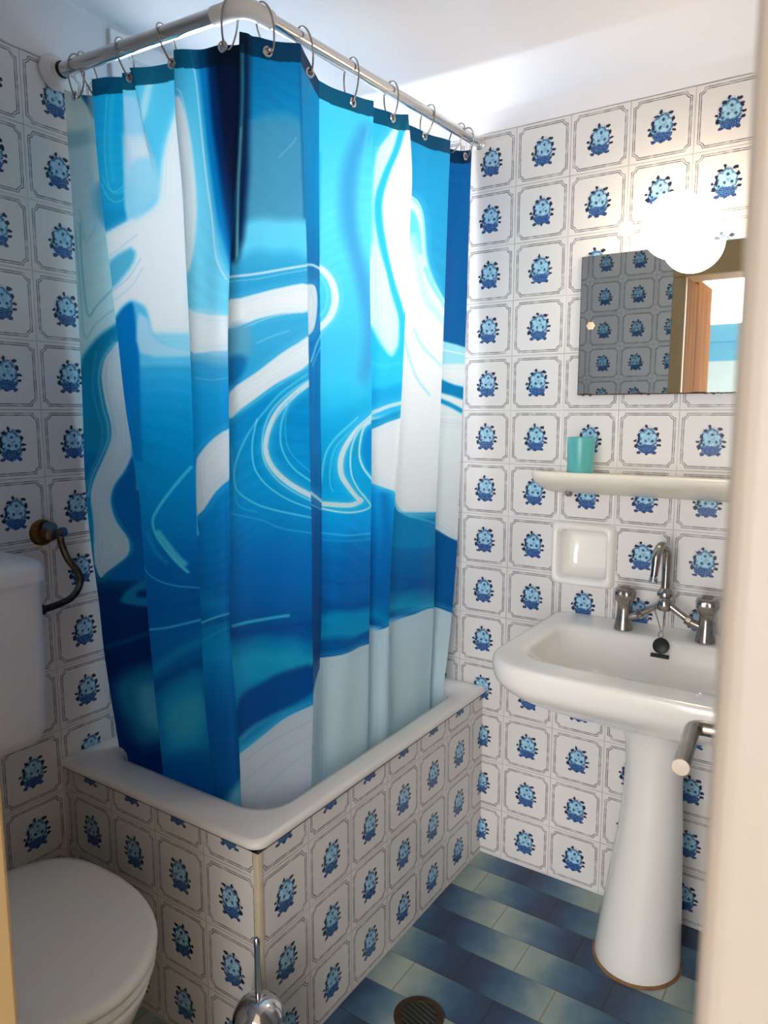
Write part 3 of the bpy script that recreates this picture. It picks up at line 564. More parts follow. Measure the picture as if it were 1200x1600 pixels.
 ('S',[(575,200),(566,260),(566,330),(578,400)],5,(100,195,228),4,.6),
 ('S',[(494,417),(506,424),(516,438),(521,456),(521,476),(514,496),(498,514)],10,(228,238,242),2.5,1),
 ('S',[(494,409),(512,418),(526,434),(531,456),(529,480),(518,503),(496,530)],2.5,(120,200,228),1.5,.8),
 ('S',[(498,430),(508,445),(511,462),(508,482),(498,496)],3,(130,215,235),2,.7),
 ('S',[(498,640),(530,628),(560,605),(583,590)],20,(60,186,226),14,.4),
 ('S',[(585,647),(574,657),(553,673),(537,695),(529,718),(530,742),(541,762),(556,778),(562,783),(540,789),(500,787)],8,(222,234,240),2.2,1),
 ('S',[(580,652),(560,668),(541,695),(534,718),(534,742),(545,760),(560,776)],1.2,(110,170,190),.8,.8),
 ('S',[(578,660),(568,668),(562,685),(559,708),(566,730),(584,752)],3.4,(200,226,234),1.6,1),
 ('S',[(562,668),(548,690),(543,715),(545,742),(556,762),(574,782),(578,792),(560,799),(530,800),(500,794)],2.4,(196,224,234),1.2,.95),
 ('P',[(560,676),(550,700),(547,712),(556,714),(558,696)],(20,150,185),3,.8),
 ('S',[(556,652),(530,675),(512,700),(505,725),(502,755)],2.4,(130,205,225),1.3,.8),
 ('S',[(545,672),(524,695),(516,720),(514,752),(518,768)],1.6,(110,195,215),1,.7),
 ('P',[(584,662),(570,680),(566,706),(572,728),(586,748)],(0,128,190),3,.8),
 ('S',[(500,832),(540,836),(585,833)],2,(90,190,220),1.3,.7),
 ('S',[(500,843),(540,845),(585,842)],2,(40,160,205),1.5,.6),
 ('S',[(500,905),(540,912),(585,905)],3,(0,80,148),2,.6),
 ('S',[(500,945),(540,950),(585,942)],5,(0,72,140),4,.7),
 ('P',[(494,1002),(520,1003),(548,998),(585,982),(585,1002),(560,1010),(530,1022),(494,1028)],(0,80,145),2.5,1),
 ('P',[(494,1029),(530,1023),(560,1012),(585,1003),(585,1300),(494,1300)],LW,2.5,1),
 ]),
'P6': dict(base=[(150,(40,160,200)),(230,(200,230,240)),(700,WH),(760,(16,150,210)),(820,(0,125,190)),(870,(0,98,165)),(930,(0,86,152)),(950,(0,98,155)),(965,(0,120,168)),(978,(0,80,145)),(992,LW),(1290,LW)],
 shapes=[
 ('P',[(580,160),(625,172),(610,205),(595,240),(588,300),(584,400),(578,400)],(56,178,215),4,.95),
 ('P',[(590,240),(606,212),(628,185),(636,186),(622,232),(604,276),(594,322),(600,384),(614,440),(628,500),(626,545),(614,556),(600,545),(582,510),(582,300)],(204,232,240),4,1),
 ('S',[(590,230),(584,300),(584,380)],3,(110,205,230),2,.8),
 ('P',[(640,150),(650,240),(650,560),(634,545),(631,500),(620,447),(604,384),(598,322),(607,276),(624,231),(634,184)],WH,2.5,1),
 ('S',[(634,178),(620,231),(602,275),(592,322),(598,384),(614,447),(628,500),(629,560)],10,(52,180,216),2.5,1),
 ('P',[(578,505),(584,512),(596,538),(612,556),(622,540),(628,490),(640,490),(640,650),(576,650)],(46,182,226),5,1),
 ('S',[(580,565),(600,572),(630,565)],6,(80,200,235),4,.5),
 ('P',[(576,612),(600,606),(636,600),(636,640),(576,650)],(20,152,204),6,.8),
 ('S',[(576,650),(590,642),(610,634),(634,628)],6,(220,234,240),2.4,1),
 ('S',[(576,656),(605,645),(634,637)],1.5,(80,180,210),1,.8),
 ('P',[(576,660),(600,651),(634,640),(634,650),(606,660),(590,668),(576,674)],(16,140,190),2.5,1),
 ('P',[(576,675),(590,668),(606,661),(640,648),(640,772),(617,772),(616,768),(600,762),(576,752)],WH,2,1),
 ('S',[(576,753),(600,764),(618,771)],3,(80,180,215),2,.7),
 ('S',[(600,775),(606,850),(605,960)],12,(0,92,160),8,.6),
 ('P',[(576,986),(590,986),(612,976),(612,1300),(576,1300)],LW,2.5,1),
 ]),
'P7': dict(base=[(170,(28,138,185)),(300,(36,148,196)),(480,(40,150,198)),(600,WH),(760,(226,232,238)),(815,(0,110,160)),(850,(0,98,152)),(880,(0,88,146)),(915,(0,78,140)),(930,(14,110,155)),(945,(20,128,165)),(958,(0,84,145)),(975,LW),(1290,LW)],
 shapes=[
 ('P',[(630,300),(643,304),(656,318),(662,345),(664,395),(671,428),(684,456),(705,478),(705,800),(600,800),(600,350)],WH,2.5,1),
 ('P',[(630,322),(645,325),(656,350),(660,400),(652,395),(641,368),(630,366)],(110,205,225),4,1),
 ('S',[(636,306),(650,316),(658,334),(661,365),(663,398),(670,430),(683,458),(704,482)],7,(150,222,236),2.5,1),
 ('S',[(636,308),(648,316),(657,334),(660,365),(662,398),(669,430),(683,459),(704,484)],1.6,(236,246,250),1,1),
 ('S',[(640,318),(652,330),(657,355)],1.4,(236,246,250),1,.9),
 ('S',[(646,372),(653,410),(660,450),(672,480),(700,508)],13,(176,226,234),7,.85),
 ('S',[(664,420),(676,452),(704,492)],5,(110,205,222),3,.7),
 ('S',[(648,515),(656,535),(668,553),(684,568),(702,578)],4,(160,210,222),2.2,.8),
 ('S',[(635,532),(641,560),(652,592),(668,618)],3.4,(170,212,224),2,.8),
 ('P',[(600,766),(618,770),(619,785),(624,798),(634,806),(652,812),(668,814),(690,822),(690,850),(600,850)],(0,112,162),2,1),
 ('S',[(619,772),(621,788),(634,804),(655,811),(690,820)],2,(70,160,190),1.2,.8),
 ('S',[(610,900),(680,915)],8,(0,72,132),5,.5),
 ('P',[(600,978),(612,974),(640,962),(665,952),(690,950),(690,1300),(600,1300)],LW,2.5,1),
 ]),
'P8': dict(base=[(170,(0,80,140)),(300,(0,86,148)),(530,(0,88,150)),(545,(176,220,228)),(560,(150,208,222)),(575,WH),(820,(222,230,235)),(850,(0,82,138)),(940,(0,76,134)),(1000,LW),(1290,LW)],
 shapes=[
 ('P',[(680,525),(693,532),(740,547),(740,575),(680,572)],(160,212,224),2.5,1),
 ('S',[(686,545),(735,556)],1.8,(226,240,244),1,.9),
 ('P',[(680,300),(740,300),(740,547),(693,532),(680,527)],(0,86,148),2,1),
 ('P',[(680,572),(740,572),(740,608),(680,590)],WH,3,1),
 ('P',[(684,588),(692,592),(710,601),(740,610),(740,628),(705,618),(684,608)],(0,120,172),2.5,1),
 ('S',[(684,622),(705,633),(735,650)],7,(20,130,178),2.5,1),
 ('P',[(670,650),(740,655),(740,865),(714,852),(700,838),(684,827),(670,820)],(224,232,236),2,1),
 ('P',[(670,820),(684,827),(700,838),(740,868),(740,965),(705,957),(692,952),(670,940)],(0,78,136),2,1),
 ('P',[(670,944),(692,952),(705,958),(740,968),(740,1300),(670,1300)],LW,2,1),
 ]),
}

PANELS = [('P0', 'A', 'BL', 46), ('P1', 'BR', 'DL', 100), ('P2', 'DR', 'EL', 78), ('P3', 'ER', 'F', 96), ('P4', 'F', 'F2', 20), ('P5', 'F2', 'GL', 66), ('P6', 'GR', 'HL', 46), ('P7', 'HR', 'IL', 48), ('P8', 'IR', 'J', 34)]
def catmull(tab, n):
    P = np.array(tab, float); m = len(P); t = np.linspace(0, m-1, n); i = np.minimum(t.astype(int), m-2); f = (t-i)[:, None]
    p0 = P[np.maximum(i-1, 0)]; p1 = P[i]; p2 = P[i+1]; p3 = P[np.minimum(i+2, m-1)]
    d1 = (p2-p0)/2; d2 = (p3-p1)/2
    return p1*(2*f**3-3*f**2+1)+d1*(f**3-2*f**2+f)+p2*(-2*f**3+3*f**2)+d2*(f**3-f**2)
def seg_dist(X, Y, a, b):
    ax, ay = a; bx, by = b; dx, dy = bx-ax, by-ay; q = dx*dx+dy*dy+1e-9
    t = np.clip(((X-ax)*dx+(Y-ay)*dy)/q, 0, 1); return np.hypot(X-ax-t*dx, Y-ay-t*dy)
def smooth2d(pts, closed=False, n=4):
    P = np.array(pts, float); m = len(P); out = []
    if m < 3: return pts
    rng = range(m) if closed else range(m-1)
    for i in rng:
        p0, p1, p2, p3 = (P[(i-1) % m], P[i], P[(i+1) % m], P[(i+2) % m]) if closed else (P[max(i-1, 0)], P[i], P[i+1], P[min(i+2, m-1)])
        for k in range(n):
            t = k/n; out.append(.5*(2*p1+(p2-p0)*t+(2*p0-5*p1+4*p2-p3)*t*t+(3*p1-p0-3*p2+p3)*t**3))
    if not closed: out.append(P[-1])
    return out
def smooth_poly(pts, n=3):
    P = np.array(pts, float); m = len(P); out = []
    for i in range(m):
        p0, p1, p2, p3 = P[(i-1) % m], P[i], P[(i+1) % m], P[(i+2) % m]; ln = np.hypot(*(p2-p1))
        if ln > 90: out.append(p1); continue
        if np.hypot(*(p1-p0)) > 2.2*ln: p0 = 2*p1-p2
        if np.hypot(*(p3-p2)) > 2.2*ln: p3 = 2*p2-p1
        for k in range(n):
            t = k/n; out.append(.5*(2*p1+(p2-p0)*t+(2*p0-5*p1+4*p2-p3)*t*t+(3*p1-p0-3*p2+p3)*t**3))
    return out
def sstep(x): x = np.clip(x, 0, 1); return x*x*(3-2*x)
pi_of = {p_[0]: i_ for i_, p_ in enumerate(PANELS)}
def paint(pan, X, Y):
    base = PAINT[pan]['base']; ys = [b_[0] for b_ in base]
    wob = 5*np.sin(X*.045+1.3)+3*np.sin(X*.11+Y*.02)
    C_ = np.stack([np.interp(Y+wob*.8, ys, [b_[1][k] for b_ in base]) for k in range(3)], -1)
    # fine marbling streaks following the flow
    ph = Y*.11+2.6*np.sin(X*.021+Y*.006)+1.9*np.sin(Y*.017+X*.011)+.9*np.sin(X*.05)
    st = (np.sin(ph*2.3)+.6*np.sin(ph*5.1+1)+.4*np.sin(ph*9.7+X*.01))*(.5+.5*np.sin(Y*.013+X*.02+pi_of[pan]))
    C_ += st[..., None]*np.array([1., 2.4, 2.4])
    for kind, pts, *r in PAINT[pan]['shapes']:
        if kind == 'P':
            col, soft, alpha = r; w_ = 0; q = smooth_poly(pts)
        else:
            w_, col, soft, alpha = r; q = smooth2d(pts, False, 5)
        q = [tuple(p) for p in q]; pad = soft*1.6+w_+12
        x0, x1 = min(p[0] for p in q)-pad, max(p[0] for p in q)+pad; y0, y1 = min(p[1] for p in q)-pad, max(p[1] for p in q)+pad
        mk_ = (X > x0) & (X < x1) & (Y > y0) & (Y < y1)
        if not mk_.any(): continue
        x = X[mk_]; y = Y[mk_]; d_ = np.full(x.shape, 1e9)
        if kind == 'P':
            inside = np.zeros(x.shape, bool)
            for a, b_ in zip(q, q[1:]+q[:1]):
                d_ = np.minimum(d_, seg_dist(x, y, a, b_))
                c_ = ((a[1] > y) != (b_[1] > y)) & (x < (b_[0]-a[0])*(y-a[1])/((b_[1]-a[1]) or 1e-9)+a[0]); inside ^= c_
            sd = np.where(inside, -d_, d_); a_ = sstep(.5-sd/(2*soft))
        else:
            for a, b_ in zip(q, q[1:]): d_ = np.minimum(d_, seg_dist(x, y, a, b_))
            a_ = sstep(.5-(d_-w_/2)/(2*soft))
        pale = min(col) > 195
        cc = np.array(col, float)[None].repeat(len(x), 0)
        e_ = sd if kind == 'P' else d_-w_/2
        if kind == 'P' and pale:                                             # fine contour lines inside and beside the white rivers
            for k_, s_ in ((-4, .16), (-7.5, .22), (-13, .12)):
                cc -= (np.exp(-((e_-k_-1.2*np.sin(y*.05+x*.03))/.9)**2)*s_)[:, None]*np.array([95, 50, 32])
            f_ = (np.exp(-((e_-4.5)/1.0)**2)*.30+np.exp(-((e_-8)/.9)**2)*.18)[:, None]*alpha
            C_[mk_] = C_[mk_]*(1-f_)+np.array([150, 214, 232])*f_
        if kind == 'S' and pale and w_ >= 5:
            cc -= (np.clip(np.sin(d_*2.7+.6), 0, 1)*.4)[:, None]*np.array([90, 45, 25])
            f_ = (np.exp(-((e_-3.2)/.8)**2)*.45+np.exp(-((e_-6.4)/.8)**2)*.3+np.exp(-((e_-10)/.8)**2)*.16)[:, None]
            C_[mk_] = C_[mk_]*(1-f_)+np.array([120, 204, 228])*f_
        a_ = (a_*alpha)[:, None]; C_[mk_] = C_[mk_]*(1-a_)+cc*a_
    return np.clip(C_, 0, 255)
NR = 860
cols = []; colr = []; chy = []; tabs = {k: catmull(v, NR) for k, v in FOLD.items()}
vv = np.linspace(0, 1, NR)
for pi_, (pan, a, b_, n) in enumerate(PANELS):
    A_, B_ = tabs[a], tabs[b_]
    s = np.linspace(0, 1, n)
    Pg = A_[None]*(1-s)[:, None, None]+B_[None]*s[:, None, None]            # n x NR x 5
    chord = B_[:, :2]-A_[:, :2]; ln_ = np.hypot(chord[:, 0], chord[:, 1])+1e-9
    nrm = np.stack([-chord[:, 1], chord[:, 0]], -1)/ln_[:, None]
    nrm = np.where((nrm@np.array([-.83, -.55]))[:, None] < 0, -nrm, nrm)     # bulge to the door side
    amp = {'P0': .006, 'P1': .010, 'P2': .007, 'P3': .006, 'P4': .0, 'P5': .008, 'P6': .006, 'P7': .007, 'P8': .004}[pan]
    sh_ = amp*np.sin(PI*s)[:, None]*(.6+.4*np.sin(vv*3+pi_))[None]
    S_, V_ = np.meshgrid(s, vv, indexing='ij')
    env = np.sin(PI*S_)
    if pan == 'P1':     # soft secondary pleats fading downwards
        sh_ = sh_+.011*np.tanh((S_-.40)/.02)*np.exp(-((S_-.40)/.16)**2)*np.clip(1-V_*8, 0, 1)+.012*np.tanh((S_-(.54+1.1*V_))/.02)*np.exp(-((S_-(.54+1.1*V_))/.16)**2)*np.clip(1-V_*6.5, 0, 1)
    if pan == 'P2': sh_ = sh_-.009*np.exp(-((S_-.9)/.10)**2)*env**.3+.004*np.sin(S_*9+1)*env*np.clip(1-V_*2, 0, 1)
    if pan == 'P3': sh_ = sh_+.006*np.exp(-((S_-.10)/.06)**2)*np.clip(1-V_*2.4, 0, 1)*env-.006*np.exp(-((S_-.2)/.06)**2)*np.clip(1-V_*2.6, 0, 1)*env+.002*np.sin(S_*8)*env
    if pan in ('P5', 'P6', 'P7'): sh_ = sh_+.003*np.sin(S_*7+pi_*2+V_*2)*env
    sh_ = sh_+.0010*np.sin(V_*17+S_*5+pi_)*np.sin(S_*6+V_*5)*env
    xyz = Pg[..., :3].copy(); xyz[..., :2] += sh_[..., None]*nrm[None]
    # the top edge sags a little between the rings
    xyz[..., 2] -= (.006*np.sin(PI*S_)*np.clip(1-V_*12, 0, 1)) if pan not in ('P4',) else 0
    C_ = paint(pan, Pg[..., 3], Pg[..., 4])
    # stitched top hem: a second layer of cloth makes the colour denser
    topz = xyz[:, :1, 2]; hem = ((topz-xyz[..., 2]) < .034).astype(float)[..., None]
    C_ = C_*(1-hem)+(C_*np.array([.2, .56, .64])*.66+np.array([0, 16, 24])*.5)*hem if pan != 'P0' else C_
    cols.append(xyz); colr.append(C_); chy.append(Pg[..., 4:5])
colr = [np.concatenate([a_, b_], -1) for a_, b_ in zip(colr, chy)]
VX = []; CC = []
for i, (x_, c_) in enumerate(zip(cols, colr)):
    if i and PANELS[i][1] != PANELS[i-1][2]:                                 # cloth hidden inside the fold
        a, b_ = cols[i-1][-1], x_[0]; ca, cb = colr[i-1][-1], c_[0]
        for t in (.33, .67): VX.append((a*(1-t)+b_*t)[None]); CC.append((ca*(1-t)+cb*t)[None])
    VX.append(x_ if (not i or PANELS[i][1] != PANELS[i-1][2]) else x_[1:]); CC.append(c_ if (not i or PANELS[i][1] != PANELS[i-1][2]) else c_[1:])
VX = np.concatenate(VX); CC = np.concatenate(CC); YC = CC[..., 3]; CC = CC[..., :3]; nc_ = VX.shape[0]
idx = np.arange(nc_*NR).reshape(nc_, NR)
quads = np.stack([idx[:-1, :-1], idx[:-1, 1:], idx[1:, 1:], idx[1:, :-1]], -1).reshape(-1, 4)
me = bpy.data.meshes.new('cloth'); me.vertices.add(nc_*NR); me.vertices.foreach_set('co', VX.reshape(-1).astype(np.float32))
nq = len(quads); me.loops.add(nq*4); me.loops.foreach_set('vertex_index', quads.reshape(-1).astype(np.int32))
me.polygons.add(nq); me.polygons.foreach_set('loop_start', np.arange(0, nq*4, 4, dtype=np.int32)); me.polygons.foreach_set('loop_total', np.full(nq, 4, np.int32))
me.update(calc_edges=True); me.validate()
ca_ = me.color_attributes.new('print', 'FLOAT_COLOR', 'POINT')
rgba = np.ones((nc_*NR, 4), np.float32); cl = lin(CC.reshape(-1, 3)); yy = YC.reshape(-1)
light_gain = np.interp(yy, [0, 450, 700, 950, 1300], [1.0, 1.05, 1.3, 1.55, 1.6])[:, None]      # brightens the lower print in its colour, making up for dim light there
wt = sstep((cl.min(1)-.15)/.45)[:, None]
rgba[:, :3] = np.clip(cl*light_gain*np.array([.80, 1.07, 1.05]), 0, .9)*(1-wt)+np.clip(cl*1.08, 0, .88)*wt; ca_.data.foreach_set('color', rgba.reshape(-1))
me.polygons.foreach_set('use_smooth', np.ones(nq, bool))
m, nt, b = newmat('marbled_curtain_cloth')
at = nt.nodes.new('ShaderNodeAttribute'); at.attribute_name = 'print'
co = objco(nt); mp = nt.nodes.new('ShaderNodeMapping'); mp.inputs['Scale'].default_value = (9, 9, 2.0); nt.links.new(co, mp.inputs[0])
n1 = noise(nt, mp.outputs[0], 3, 4); mp2 = nt.nodes.new('ShaderNodeMapping'); mp2.inputs['Scale'].default_value = (900, 900, 900); nt.links.new(co, mp2.inputs[0])
n2 = noise(nt, mp2.outputs[0], 1, 1)
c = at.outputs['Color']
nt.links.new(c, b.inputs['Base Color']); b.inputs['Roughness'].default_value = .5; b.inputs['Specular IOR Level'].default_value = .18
bump(nt, b, N(nt, n1.outputs[0])+N(nt, n2.outputs[0])*.02, .22, .006)
tr = nt.nodes.new('ShaderNodeBsdfTranslucent'); nt.links.new(c, tr.inputs[0])
ms = nt.nodes.new('ShaderNodeMixShader'); ms.inputs[0].default_value = .34; nt.links.new(b.outputs[0], ms.inputs[1]); nt.links.new(tr.outputs[0], ms.inputs[2])
nt.links.new(ms.outputs[0], nt.nodes['Material Output'].inputs[0]); M_CLOTH = m
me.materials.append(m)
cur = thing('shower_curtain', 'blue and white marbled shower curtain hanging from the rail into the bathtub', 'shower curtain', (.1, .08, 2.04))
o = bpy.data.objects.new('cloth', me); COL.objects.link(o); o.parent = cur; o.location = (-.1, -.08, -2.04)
for (x, y, z), nrm_ in (((.087, .572, 2.028), (-1, .1, 0)), ((.099, .401, 2.029), (-1, -.2, 0)), ((.098, .273, 2.024), (-1, -.1, 0)), ((.090, .125, 2.014), (-1, -.2, 0)), ((.146, .068, 2.012), (-.4, -1, 0)), ((.262, .062, 2.016), (-.4, -1, 0)), ((.420, .072, 2.014), (0, -1, 0)), ((.565, .063, 2.026), (0, -1, 0)), ((.722, .070, 2.034), (0, -1, 0)), ((.930, .064, 2.042), (0, -1, 0))):
    g = G(); g.lathe([(.0055, 0), (.0095, 0), (.0105, .0015), (.0095, .0035), (.0065, .0035), (.0050, .002), (.0055, 0)], Vector((x, y, z))-Vector((.1, .08, 2.04)), nrm_, 20)
    g.mk('grommet', M_BRIGHT, cur)

# ------------------------------------------------------------------ curtain rail and its rings
RA, RK, RB, RZ = (.074, W, 2.083), (.112, .088, 2.083), (L, .040, 2.083), 2.083
rail = thing('shower_rail', 'L-shaped metal shower rail bent round the tub corner under the ceiling', 'shower rail', (.112, .088, 2.083))
ka = Vector(RK)+(Vector(RA)-Vector(RK)).normalized()*.075; kb = Vector(RK)+(Vector(RB)-Vector(RK)).normalized()*.062
wl(G().tube([RA, ka.lerp(Vector(RK), .15)], .0150, 24), 'rail_tube', M_ALU, rail)
wl(G().tube([kb.lerp(Vector(RK), .15), RB], .0130, 24), 'rail_tube', M_ALU, rail)
wl(G().tube(fillet([ka, RK, kb], .055, 12), .0168, 24), 'elbow', M_WPLAST, rail)
fla = wl(G().lathe([(.036, 0), (.037, .006), (.031, .016), (.022, .022), (.0205, .030), (.0152, .030)], RA, (0.04, -1, 0)), 'wall_flange', M_WPLAST, rail)
wl(G().lathe([(.0158, .0298), (.0172, .0298), (.0172, .033), (.0158, .033)], RA, (0.04, -1, 0)), 'flange_gasket', M_BLACK, rail).parent = fla
wl(G().lathe([(.017, 0), (.017, .004), (.015, .005), (.0145, .012), (.013, .012)], RB, (-1, .06, 0)), 'wall_flange', M_ALU, rail)
def rail_at(which, s):          # s = y on the first leg, x on the second
    a, b = (Vector(RK), Vector(RA)) if which == 0 else (Vector(RK), Vector(RB)); i = 1 if which == 0 else 0
    t = (s-a[i])/(b[i]-a[i]); return a.lerp(b, t)
RINGS = [(0, .552, (.090, .572, 2.026)), (0, .532, (.112, .532, 2.022)), (0, .415, (.099, .401, 2.027)), (0, .300, (.106, .273, 2.020)), (0, .120, (.097, .122, 2.010)),
         (1, .150, (.148, .061, 2.010)), (1, .258, (.262, .062, 2.014)), (1, .418, (.420, .077, 2.012)), (1, .560, (.565, .066, 2.024)), (1, .722, (.722, .070, 2.032)), (1, .868, (.868, .072, 2.035)), (1, .905, (.935, .064, 2.040))]
RL = ['wire curtain ring nearest the left wall flange', 'second wire curtain ring from the left wall flange, close against the first', 'wire curtain ring on the left leg of the rail, above the narrow blue pleat', 'wire curtain ring midway along the left leg of the rail', 'wire curtain ring at the left side of the rail elbow',
      'wire curtain ring just right of the rail elbow', 'wire curtain ring above the right edge of the grey-blue panel', 'wire curtain ring above the light blue panel', 'wire curtain ring above the white wavy stripe', 'wire curtain ring above the plain teal panel', 'left one of the two close wire curtain rings at the right end', 'wire curtain ring nearest the right wall end of the rail']
ring_src = None
for i, ((which, s, e), lab) in enumerate(zip(RINGS, RL)):
    p = rail_at(which, s); e = Vector(e); top = p+Vector((0, 0, .0215)); nrm = Vector((-1, 0, 0)) if which == 0 else Vector((0, -1, 0))
    c = (top+e)/2; up_ = (top-e)/2; pts = []
    for k in range(36):
        a = 2*PI*k/36; wd_ = .0195*(1+.22*math.cos(a))
        pts.append(c+up_*math.cos(a)+nrm*wd_*math.sin(a))
    prop(G().tube(pts, .0019, 10, True).mk('curtain_ring', M_CHROME), lab, 'curtain ring', 'wire rings on the shower rail')
# ------------------------------------------------------------------ mirror, globe lamp, shelf, cup, niche
MY0, MY1, MZ0, MZ1 = -.80, -.262, 1.394, 1.746
mr = thing('wall_mirror', 'frameless rectangular wall mirror with blackened lower edge, above the ceramic shelf', 'mirror', (L, -.53, MZ0))
wl(G().box((L-.007, MY0, MZ0), (L-.0065, MY1, MZ1)), 'mirror_glass', M_MIRROR, mr, smooth=False)
wl(G().box((L-.0064, MY0, MZ0), (L-.0005, MY1, MZ1)), 'backing', M_BLACK, mr, smooth=False)
V = []; F = []; nx = 160
for i in range(nx+1):
    y = MY1+(MY0-MY1)*i/nx; h = .0016+.0022*max(0, math.sin(i*.23)*math.sin(i*.071+1))+.0012*random.random()
    V += [(L-.0072, y, MZ0-.0005), (L-.0072, y, MZ0+h), (L-.0060, y, MZ0-.0005), (L-.0060, y, MZ0+h)]
for i in range(nx):
    a = i*4; F += [(a, a+4, a+5, a+1), (a+2, a+3, a+7, a+6), (a+1, a+5, a+7, a+3), (a, a+2, a+6, a+4)]
g = G().add(V, F); g.box((L-.0072, MY1-.0016, MZ0), (L-.006, MY1+.0003, MZ1))
wl(g, 'corroded_edge', M_CAULK, mr, smooth=False)
fl = G()
for k in range(6):
    a = k*PI/3; fl.lathe([(.0, 0), (.0042, .0005), (.0046, .002), (.0, .0035)], (L-.0072, -.291+.0062*math.cos(a), 1.571+.0062*math.sin(a)), (-1, 0, 0), 12)
fl.lathe([(.0042, 0), (.0042, .004), (.0, .006)], (L-.0072, -.291, 1.571), (-1, 0, 0), 14)
c_ = wl(fl, 'rosette_screw', simple('pale_brass', (240, 205, 170), .35, .4), mr); c_['label'] = 'small flower-shaped brass screw cap'
lamp = thing('globe_wall_lamp', 'lit round opal glass globe wall lamp above the mirror', 'wall lamp', (L, -.512, 1.79))
GX, GY, GZ, GR = .868, -.512, 1.770, .074
wl(G().lathe([(GR*math.sin(PI*i/24), -GR*math.cos(PI*i/24)) for i in range(25)], (GX, GY, GZ), n=48), 'glass_globe', M_GLOBE, lamp, angle=180)
wl(G().lathe([(.045, 0), (.045, .008), (.038, .016), (.030, .018), (.030, .035), (.034, .038), (.034, .046), (.0, .046)], (L, GY, GZ+.045), (-1, 0, -.45)), 'lamp_base', M_WPLAST, lamp)
sh = thing('ceramic_shelf', 'cream ceramic wall shelf with rounded lip, below the mirror', 'shelf', (L, -.48, 1.135))
prof = [(0, 1.1905), (-.060, 1.1900), (-.096, 1.1905), (-.104, 1.195), (-.112, 1.1965), (-.119, 1.193), (-.122, 1.185), (-.119, 1.176), (-.108, 1.166), (-.080, 1.153), (-.045, 1.142), (-.015, 1.1345), (0, 1.133)]
SY0, SY1 = -.79, -.166; rings = []
for i in range(41):
    t = i/40; e = min(t, 1-t)*(SY1-SY0); q = min(1, e/.06); k = math.sqrt(max(0, 1-(1-q)**2)); k = .25+.75*k
    y = SY0+(SY1-SY0)*(.5-.5*math.cos(PI*t))
    e = min(y-SY0, SY1-y); q = min(1, e/.055); k = .42+.58*math.sqrt(max(0, 1-(1-q)**2))
    rings.append([(L-.0005+x*k, y, (z if z > 1.185 else 1.185-(1.185-z)*(.35+.65*k))) for x, z in prof])
wl(G().loft(rings), 'shelf_body', M_CERAM2, sh, angle=60)
wl(G().lathe([(.0, 0), (.010, 0), (.010, .008), (.006, .012), (0, .012)], (L-.048, -.262, 1.140), (-.3, 0, -1)), 'fixing_bolt', M_CHROME, sh)
cup = thing('tumbler', 'teal plastic tumbler standing at the left end of the ceramic shelf', 'cup', (.906, -.297, 1.1905))
G().lathe([(.0, 0), (.0315, 0), (.0328, .002), (.0352, .092), (.0345, .0945), (.0335, .092), (.031, .006), (.0, .005)], n=40).mk('cup_body', M_TEAL, cup, angle=50)
nc = thing('soap_niche', 'white ceramic soap niche recessed in the wall between shelf and washbasin', 'soap dish', (L, -.292, .968))
def yz(x, y0, y1, z0, z1, r): return [(x, a, b_) for a, b_, _ in rrect(y0, y1, z0, z1, r, 0)]
oy0, oy1, oz0, oz1 = -.374, -.208, .884, 1.052
rings = [yz(L-.0005, oy0-.004, oy1+.004, oz0-.004, oz1+.004, .016), yz(L-.014, oy0-.001, oy1+.001, oz0-.001, oz1+.001, .018), yz(L-.022, oy0+.004, oy1-.004, oz0+.004, oz1-.004, .018), yz(L-.024, oy0+.010, oy1-.010, oz0+.010, oz1-.010, .016),
         yz(L-.018, NY0+.004, NY1-.004, NZ0+.004, NZ1-.004, .014), yz(L+.000, NY0+.006, NY1-.006, NZ0+.006, NZ1-.006, .016), yz(L+.045, NY0+.010, NY1-.010, NZ0+.014, NZ1-.010, .018), yz(L+.058, NY0+.022, NY1-.022, NZ0+.03, NZ1-.022, .02)]
wl(G().loft(rings, False, True), 'niche_body', M_CERAM, nc, angle=60)
# ------------------------------------------------------------------ washbasin, pedestal, tap, plug
BY = -.525
ba = thing('washbasin', 'white ceramic washbasin with wide rim, below the soap niche', 'washbasin', (L, BY, .62))
bx0, bx1, by0, by1 = .472, L-.001, -.826, -.224; zt = .802
cc = (.03, .03, .10, .10)                        # corner radii: back corners small, front corners large
def br(k, z, sh_=0.0, rr=None):                  # k shrinks the outline about the pedestal
    cx, cy = .80, BY
    return rrect(cx+(bx0-cx)*k[0], cx+(bx1-cx)*(k[2] if len(k) > 2 else 1), cy+(by0-cy)*k[1], cy+(by1-cy)*k[1], rr or (.03, .11, .11, .03), z, 12)
def bow(r_, amt):                                 # gentle outward bow of the front edge
    out = []
    for x, y, z in r_:
        t = (y-BY)/.30; f = max(0, (.80-x)/.33); out.append((x-amt*f*(1-min(1, t*t)), y, z))
    return out
rings = [bow(br((.30, .26, .6), .618), 0), bow(br((.42, .36, .8), .634), .004), bow(br((.62, .58, 1), .664), .006), bow(br((.80, .80, 1), .694), .008), bow(br((.92, .93, 1), .722), .009), bow(br((.972, .978, 1), .742), .01), bow(br((.996, .996, 1), .757), .01), bow(br((1.006, 1.004, 1), .780), .01), bow(br((1.005, 1.003, 1), .791), .01), bow(br((.996, .997, 1), .7995), .01), bow(br((.982, .987, 1), zt+.0015), .01), bow(br((.86, .90, 1), zt-.0005), .008)]
